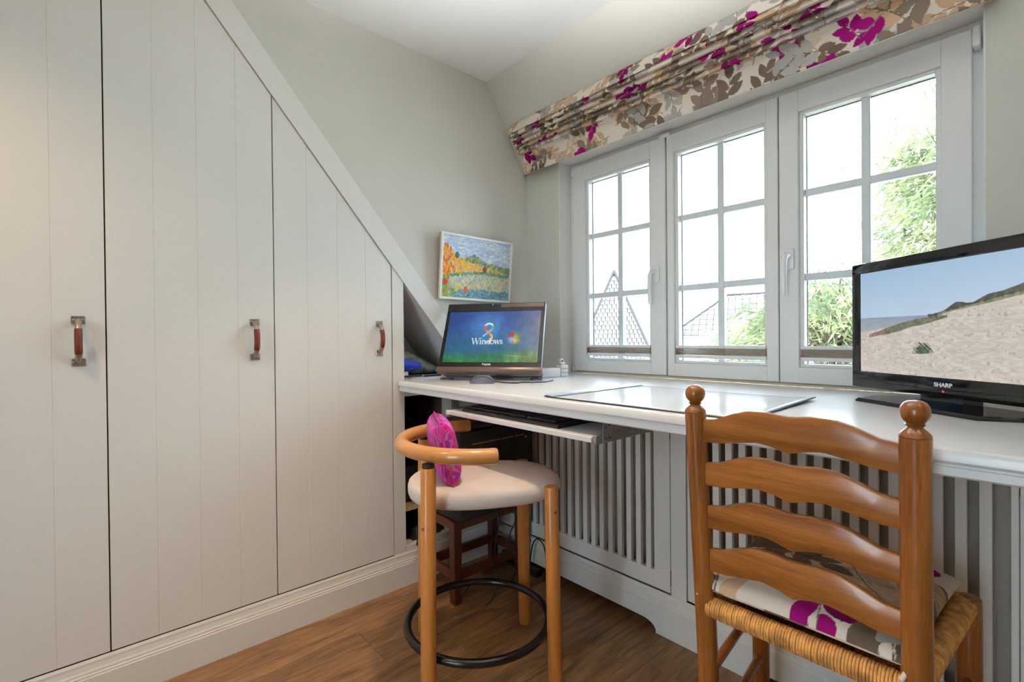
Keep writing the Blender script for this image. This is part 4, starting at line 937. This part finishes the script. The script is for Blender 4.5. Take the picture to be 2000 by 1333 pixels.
def interp(P_, n_): xs_ = np.linspace(0, 1, n_); return list(zip(xs_, np.interp(xs_, [a for a, _ in P_], [b for _, b in P_])))
for k in range(4):
    zc = 0.840-k*0.0825; xa, xb = cbk(1.2935, zc).x+0.010, cbk(1.6245, zc).x-0.010; y0 = cbk(1.2935, zc-0.01).y
    tp, bt = interp(TOPP, 41), interp(BOTP, 41); m_ = MB(); fr_, bk_ = [], []
    for (t_, a), (_, b) in zip(tp, bt):
        cy_ = 0.016*math.sin(PI*t_)  # gentle curve towards the seat's back
        x = xa+(xb-xa)*t_; a, b = a, b
        fr_.append((m_.bm.verts.new((x, y0-0.0055+0*cy_, zc+b)), m_.bm.verts.new((x, y0-0.0065, zc+b+0.003)), m_.bm.verts.new((x, y0-0.0065, zc+a-0.003)), m_.bm.verts.new((x, y0-0.0045, zc+a))))
        bk_.append((m_.bm.verts.new((x, y0+0.0055, zc+b)), m_.bm.verts.new((x, y0+0.0065, zc+b+0.003)), m_.bm.verts.new((x, y0+0.0065, zc+a-0.003)), m_.bm.verts.new((x, y0+0.0045, zc+a))))
    for i in range(40):
        for j in range(3):
            m_.bm.faces.new((fr_[i][j], fr_[i+1][j], fr_[i+1][j+1], fr_[i][j+1])); m_.bm.faces.new((bk_[i][j], bk_[i][j+1], bk_[i+1][j+1], bk_[i+1][j]))
        m_.bm.faces.new((fr_[i][3], fr_[i+1][3], bk_[i+1][3], bk_[i][3])); m_.bm.faces.new((fr_[i][0], bk_[i][0], bk_[i+1][0], fr_[i+1][0]))
    for e in (0, 40):
        for j in range(3): m_.bm.faces.new((fr_[e][j], fr_[e][j+1], bk_[e][j+1], bk_[e][j]))
    m_.build('back_slat', 'oak_slat', ch, smooth=True, ang=0.9)
SZ = 0.478; FLx, FRx, FY = 1.268, 1.648, 1.262
for x in (FLx, FRx):
    MB().lathe([(0.016, 0), (0.0185, 0.02), (0.020, 0.35), (0.0195, 0.485), (0.0185, 0.494), (0.012, 0.498), (0, 0.499)], (x, FY, 0), 20).build('front_leg', 'oak', ch, smooth=True)
RLb, RRb = cbk(1.2935, SZ), cbk(1.6245, SZ)
corn = [Vector((RLb.x+0.008, RLb.y, SZ)), Vector((RRb.x-0.008, RRb.y, SZ)), Vector((FRx-0.006, FY, SZ)), Vector((FLx+0.006, FY, SZ))]
for a, b in ((0, 1), (1, 2), (2, 3), (3, 0)): MB().tube([corn[a], corn[b]], 0.010, 12).build('seat_rail', 'oak', ch, smooth=True)
for z in (0.34, 0.20):
    MB().tube([cbk(1.2935, z), (FLx, FY, z)], 0.0095, 12).build('stretcher', 'oak', ch, smooth=True); MB().tube([cbk(1.6245, z), (FRx, FY, z)], 0.0095, 12).build('stretcher', 'oak', ch, smooth=True)
MB().tube([(FLx, FY, 0.30), (FRx, FY, 0.30)], 0.0095, 12).build('stretcher', 'oak', ch, smooth=True); MB().tube([cbk(1.2935, 0.25), cbk(1.6245, 0.25)], 0.0095, 12).build('stretcher', 'oak', ch, smooth=True)
# rush weave: cords wrapped round each rail and running to the diagonals
rs = MB(); ctr = sum(corn, Vector())/4
for a, b in ((0, 1), (1, 2), (2, 3), (3, 0)):
    A, B = corn[a], corn[b]; n_ = 62 if a != 0 else 66; tdir = (B-A).normalized(); inw = Vector((-tdir.y, tdir.x, 0))
    if inw.dot(ctr-A) < 0: inw = -inw
    Lr = (B-A).length; dep = (ctr-A).dot(inw)
    for k in range(n_):
        s_ = (k+0.5)/n_; base = A+(B-A)*s_; dd = max(0.012, min(1.0, 2*min(s_, 1-s_))*dep)
        r1 = 0.0178; pts_ = []
        jit = 0.0006*math.sin(k*2.7)
        for t_ in np.linspace(-0.42*PI, 1.10*PI, 9): pts_.append(base-inw*(r1+jit)*math.sin(t_+0.0)*0.85+Vector((0, 0, r1*math.cos(t_)*1.0 if 0 else r1*math.cos(t_))) if 0 else base+inw*(-(r1+jit)*math.sin(t_))+Vector((0, 0, (r1+jit)*math.cos(t_))))
        pts_ = [base+inw*dd+Vector((0, 0, 0.012))]+pts_+[base+inw*dd*0.9+Vector((0, 0, -0.012))]
        rs.tube(pts_, Lr/n_*0.50, 6, cap=False)
tag(rs.build('rush_seat', 'rush', ch, smooth=True, ang=1.5), 'woven honey-coloured rush seat', kind='stuff')
# seat cushion in the blind's fabric
sc_ = thing('seat_cushion', (1.46, 1.07, 0.5), 'leaf-printed seat cushion lying on the rush seat', 'cushion')
n = 210
gu, gv = np.meshgrid(np.linspace(-1, 1, n), np.linspace(-1, 1, n))
th = np.clip((1-gu**6)*(1-gv**6), 0, 1)**0.45
wav = 0.006*(vnoise(gu*2+3, gv*2+3, 2.2, 31, 3)-0.5)
cx, cy = 1.459, 1.085
wid = 0.160+0.018*(gv+1)/2
X = cx+gu*wid*(1-0.03*(1-gv**2)); Y = cy+gv*0.192*(1-0.03*(1-gu**2))
T_ = np.stack([X, Y, 0.514+0.030*th+wav*th+0.014*np.clip(-gv, 0, 1)**4*0], -1); Bm = np.stack([X, Y, 0.514-0.0145*th], -1)
T_[..., 2] += 0.008*np.exp(-((gu+0.98)/0.1)**2)*np.exp(-((gv+0.98)/0.12)**2)
Pc = np.concatenate([T_, Bm[::-1]], 0)
Uc = np.concatenate([X, X[::-1]], 0); Vc = np.concatenate([Y, 2*(cy+0.192)-Y[::-1]], 0)
Uc2 = Uc; Vc2 = Vc-0.5*np.concatenate([T_[..., 2]-0.514, (Bm[::-1])[..., 2]-0.514], 0)
grid_mesh('cover', Pc, leaf_print(Uc2, Vc2, 12, (1.27, 1.66, 0.87, 1.70), step=0.125, scale=1.45), 'fabric', sc_)
MB().tube([(cx-0.158, cy-0.185, 0.516), (cx-0.166, cy-0.196, 0.512), (cx-0.160, cy-0.200, 0.500)], 0.0035, 8).build('tie', 'canvas_white', sc_, smooth=True)
MB().tube([(cx+0.158, cy-0.185, 0.516), (cx+0.150, cy-0.205, 0.500), (cx+0.152, cy-0.19, 0.470)], 0.0035, 8).build('tie', 'canvas_white', sc_, smooth=True)

# ================================================================== UNDER THE DESK
sd = thing('wooden_stand', (0.165, 1.20, 0), 'low dark red-brown wooden stand under the desk', 'stand')
for x in (0.075, 0.257):
    for y in (1.045, 1.375): MB().box(x-0.017, x+0.017, y-0.017, y+0.017, 0, 0.312, 0.002).build('leg', 'mahogany', sd)
for x in (0.075, 0.257):
    for z in (0.085, 0.275): MB().box(x-0.009, x+0.009, 1.062, 1.358, z, z+0.035, 0.0015).build('rail', 'mahogany', sd)
for y in (1.045, 1.375):
    for z in (0.085, 0.275): MB().box(0.092, 0.240, y-0.009, y+0.009, z, z+0.035, 0.0015).build('rail', 'mahogany', sd)
bx = thing('black_case', (0.17, 1.2, 0.313), 'black box-shaped case with a thin orange line on the wooden stand', 'case')
MB().box(0.03, 0.298, 1.035, 1.418, 0.313, 0.645, 0.012, 3).build('body', 'black_matte', bx, smooth=True)
MB().box(0.05, 0.28, 1.06, 1.40, 0.645, 0.668, 0.008, 2).build('lid', 'black_plastic', bx, smooth=True)
MB().box(0.296, 0.3005, 1.05, 1.405, 0.628, 0.632).build('seam', 'black_plastic', bx)
MB().tube([(0.2990, 1.097, 0.598), (0.2990, 1.359, 0.600)], 0.0022, 8).build('orange_line', 'orange_line', bx)
MB().lathe([(0.005, 0), (0.004, 0.002)], (0.298, 1.375, 0.588), 12, (1, 0, 0)).build('button', 'steel', bx)
def cable(pts, label, r=0.0026, m='black_plastic', n=8):
    P_ = [Vector(q_) for q_ in pts]; out = []
    for i in range(len(P_)-1):
        p0, p1, p2, p3 = P_[max(i-1, 0)], P_[i], P_[i+1], P_[min(i+2, len(P_)-1)]
        for t_ in np.linspace(0, 1, n, endpoint=False): out.append(0.5*((2*p1)+(p2-p0)*t_+(2*p0-5*p1+4*p2-p3)*t_*t_+(3*p1-p0-3*p2+p3)*t_**3))
    out.append(P_[-1]); return tag(MB().tube(out, r, 7).build('cable', m, smooth=True), label, 'cable', 'cables under the desk')
cable([(0.32, 1.22, 0.735), (0.318, 1.22, 0.5), (0.312, 1.215, 0.30), (0.300, 1.20, 0.15), (0.312, 1.21, 0.05), (0.33, 1.16, 0.003), (0.345, 1.12, 0.003)], 'thin black cable hanging straight down behind the stool seat')
cable([(0.31, 1.30, 0.735), (0.312, 1.30, 0.5), (0.315, 1.31, 0.30), (0.30, 1.28, 0.20), (0.302, 1.30, 0.10), (0.28, 1.34, 0.04), (0.22, 1.40, 0.004)], 'thin black cable hanging with a bend near the wall corner')
cable([(0.30, 1.03, 0.04), (0.285, 1.12, 0.075), (0.30, 1.18, 0.045), (0.29, 1.28, 0.003), (0.24, 1.36, 0.003)], 'black cable crossing low behind the foot ring')
cable([(0.285, 1.400, 0.035), (0.30, 1.408, 0.13), (0.335, 1.405, 0.165), (0.37, 1.405, 0.14), (0.38, 1.405, 0.07), (0.37, 1.40, 0.003)], 'black cable arching against the radiator cover plinth')
cable([(0.02, 1.02, 0.20), (0.04, 1.005, 0.24), (0.055, 1.0, 0.20), (0.045, 1.005, 0.165), (0.01, 1.03, 0.155)], 'black cable loop by the open shelf below the desk')
tag(MB().box(0.10, 0.16, 1.405, 1.430, 0.0, 0.045, 0.005, 2).build('power_plug', 'black_plastic', smooth=True), 'black power plug on the floor in the corner', 'plug')
fs = thing('floor_socket_strip', (0.20, 1.41, 0), 'small black and white socket strip on the floor by the corner', 'power strip')
MB().box(0.175, 0.33, 1.398, 1.432, 0.0, 0.030, 0.004, 2).build('casing', 'black_plastic', fs, smooth=True); MB().box(0.20, 0.245, 1.401, 1.429, 0.030, 0.045, 0.004, 2).build('plug', 'white_plastic', fs, smooth=True)
tag(MB().box(-0.20, -0.03, 1.03, 1.17, 0.1405, 0.20, 0.006, 2).build('router_box', 'mouse_dark', smooth=True), 'dark box standing on the lowest shelf beside the wardrobe', 'box')
tag(MB().box(-0.30, -0.05, 1.00, 1.18, 0.3112, 0.46, 0.006, 2).build('storage_box', 'black_matte', smooth=True), 'black storage box on the shelf beside the wardrobe', 'box')

# ================================================================== OUTSIDE
structure(MB().box(-60, 60, -60, 90, -3.3, -3.2).build('ground', 'pale_ground'), 'unseen ground below the window, made pale to bounce daylight')  # pale tone chosen to throw daylight up onto the ceiling
def tree(name, base, h, crown, n, ll, m, label, seed, droop=0.4, twigs=60, group='trees outside the window'):
    rg = np.random.default_rng(seed); t = thing(name, base, label, 'tree', group); b0 = Vector(base)
    cx, cy, cz, rx, ry, rz = crown; cen = Vector((cx, cy, cz))
    trunk_top = Vector((b0.x*0.6+cx*0.4, b0.y*0.6+cy*0.4, cz-rz*0.5))
    MB().tube([b0, b0*0.5+trunk_top*0.5+Vector((0.05, 0, 0)), trunk_top, cen+Vector((0, 0, rz*0.4))], [0.09, 0.07, 0.05, 0.015], 9).build('trunk', 'bark', t, smooth=True)
    br = MB(); V, F = [], []
    for k in range(twigs):
        d = Vector(rg.normal(size=3)); d.normalize(); d.z = d.z*0.8+0.1
        rr = rg.uniform(0.55, 1.0); tip = cen+Vector((d.x*rx*rr, d.y*ry*rr, d.z*rz*rr)); st_ = trunk_top.lerp(cen, rg.random())
        mid = st_.lerp(tip, 0.55)+Vector((0, 0, 0.12*rz)); pth = [st_, mid, tip, tip+Vector((d.x*0.12, d.y*0.12, -droop*0.3))]
        br.tube(pth, [0.012, 0.007, 0.004, 0.002], 5, cap=False)
        for i in range(n//twigs):
            q_ = rg.random()**0.7
            pos = (mid.lerp(tip, q_*1.0) if rg.random() < 0.75 else tip+Vector((d.x*0.1, d.y*0.1, -droop*0.25))*rg.random())+Vector(rg.normal(size=3)*0.10*min(rx, 1.2))
            dirn = Vector((d.x+rg.normal()*0.7, d.y+rg.normal()*0.7, -droop+rg.normal()*0.45)).normalized(); side = dirn.cross(Vector(rg.normal(size=3))).normalized()
            L_ = ll*rg.uniform(0.6, 1.2); W_ = L_*0.105; nn_ = dirn.cross(side)
            i0 = len(V); V += [pos, pos+dirn*L_*0.45+side*W_+nn_*L_*0.04, pos+dirn*L_-Vector((0, 0, L_*0.12)), pos+dirn*L_*0.45-side*W_+nn_*L_*0.04]; F.append((i0, i0+1, i0+2, i0+3))
    br.build('branches', 'bark', t)
    me = bpy.data.meshes.new('foliage'); me.from_pydata([tuple(q_) for q_ in V], [], F); tag(link('foliage', me, m, t), None, kind='stuff')
tree('leafy_tree', (1.28, 6.4, -3.2), 6, (1.28, 6.2, 2.15, 0.98, 0.8, 1.55), 9600, 0.115, 'leaf_bright', 'tall narrow-leaved tree filling the right window sash', 2, twigs=80)
tree('leafy_shrub', (0.62, 4.3, -3.2), 4, (0.62, 4.3, 0.98, 0.72, 0.5, 0.62), 7000, 0.09, 'leaf_bright', 'bushy green shrub low behind the right window sash', 3, twigs=70)
tree('garden_tree', (-2.6, 9.8, -3.2), 4, (-2.35, 9.6, 0.7, 0.75, 0.7, 0.85), 3600, 0.13, 'leaf_soft', 'pale green tree low behind the middle window sash', 4, twigs=45)
tree('small_tree', (-8.2, 11.6, -3.2), 4, (-8.05, 11.6, 0.6, 0.42, 0.5, 1.15), 2000, 0.14, 'leaf_bright', 'yellow-green tree in front of the tiled roof in the left sash', 5, twigs=34)
def house(name, cx, cy, wdt, dep, eave, apex, rot, label, tiles=(11, 16), ridge=0.0):
    t = thing(name, (cx, cy, -3.2), label, 'house', 'houses across the garden')
    M_ = Matrix.Translation((cx, cy, 0)) @ Matrix.Rotation(rot, 4, 'Z')
    MB().box(-wdt/2+0.3, wdt/2-0.3, -dep/2+0.3, dep/2-0.3, -3.2, eave).build('walls', 'render_white', t, M=M_)
    r = ridge/2; A, B = Vector((-r, 0, apex)), Vector((r, 0, apex))
    E = [Vector((-wdt/2, -dep/2, eave-0.1)), Vector((wdt/2, -dep/2, eave-0.1)), Vector((wdt/2, dep/2, eave-0.1)), Vector((-wdt/2, dep/2, eave-0.1))]
    faces = [(E[0], E[1], B, A), (E[1], E[2], B, B), (E[2], E[3], A, B), (E[3], E[0], A, A)]
    rf = MB(); tl = MB()
    for a, b, c, d in faces:
        vs = [rf.bm.verts.new(v_) for v_ in ((a, b, c) if (c-d).length < 1e-6 else (a, b, c, d))]; rf.bm.faces.new(vs)
        n_ = (b-a).cross(d-a).normalized()
        if (M_.to_3x3() @ n_).y > 0.35: continue
        H_ = tiles[1]; 
        for j in range(H_):
            t0, t1 = j/H_, (j+1.12)/H_; t1 = min(t1, 1)
            l0, r0 = a.lerp(d, t0), b.lerp(c, t0); l1, r1 = a.lerp(d, t1), b.lerp(c, t1); wrow = (r0-l0).length; e = (b-a).normalized()
            k = int(wrow/(wdt/ (tiles[0]*2)))
            if k < 1: continue
            tw = wrow/k
            for i in range(k):
                p0 = l0+e*(i*tw+0.012); p1 = l0+e*((i+1)*tw-0.012)
                upv = (d+c-a-b)*0.5; ups = (d-a)-(d-a).dot(e)*e; ln = ups*(t1-t0)
                s_ = 0.5*(p0+p1)
                q4 = [p0+n_*0.075, p1+n_*0.06, p1+ln+n_*0.03, p0+ln+n_*0.04]; q0 = [p0+n_*0.02, p1+n_*0.02]
                if (p1+ln-l1).dot(e) > (r1-l1).length+0.02 or (p0+ln-l1).dot(e) < -0.02:
                    q4 = [p0+n_*0.075, p1+n_*0.06, (p1+ln if (p1+ln-l1).dot(e) <= (r1-l1).length else r1)+n_*0.03, (p0+ln if (p0+ln-l1).dot(e) >= 0 else l1)+n_*0.04]
                vv = [tl.bm.verts.new(v_) for v_ in q4]+[tl.bm.verts.new(v_) for v_ in q0]
                tl.bm.faces.new(vv[:4]); tl.bm.faces.new((vv[4], vv[5], vv[1], vv[0]))
    rr_ = rf.build('roof', 'ridge_tile', t, M=M_)
    tag(tl.build('roof_tiles', 'roof_tile', rr_, M=M_), None, kind='stuff')
    for k, (a, b) in enumerate(((E[0], A), (E[1], B), (E[2], B), (E[3], A), (A, B))):
        if (a-b).length > 0.05: MB().tube([a+Vector((0, 0, 0.08)), b+Vector((0, 0, 0.10))], 0.055, 8).build('ridge', 'ridge_tile', rr_, smooth=True, M=M_)
house('tiled_house', -9.58, 15.48, 3.9, 4.4, -1.2, 3.45, 0.62, 'house with a steep hipped tile roof seen through the left window sash', (13, 30))
house('low_house', -7.6, 24.0, 7.0, 5.0, 1.1, 2.9, 0.35, 'pale house with a low tiled roof seen through the middle window sash', (12, 8), ridge=2.5)
print('meshes', len(bpy.data.objects))
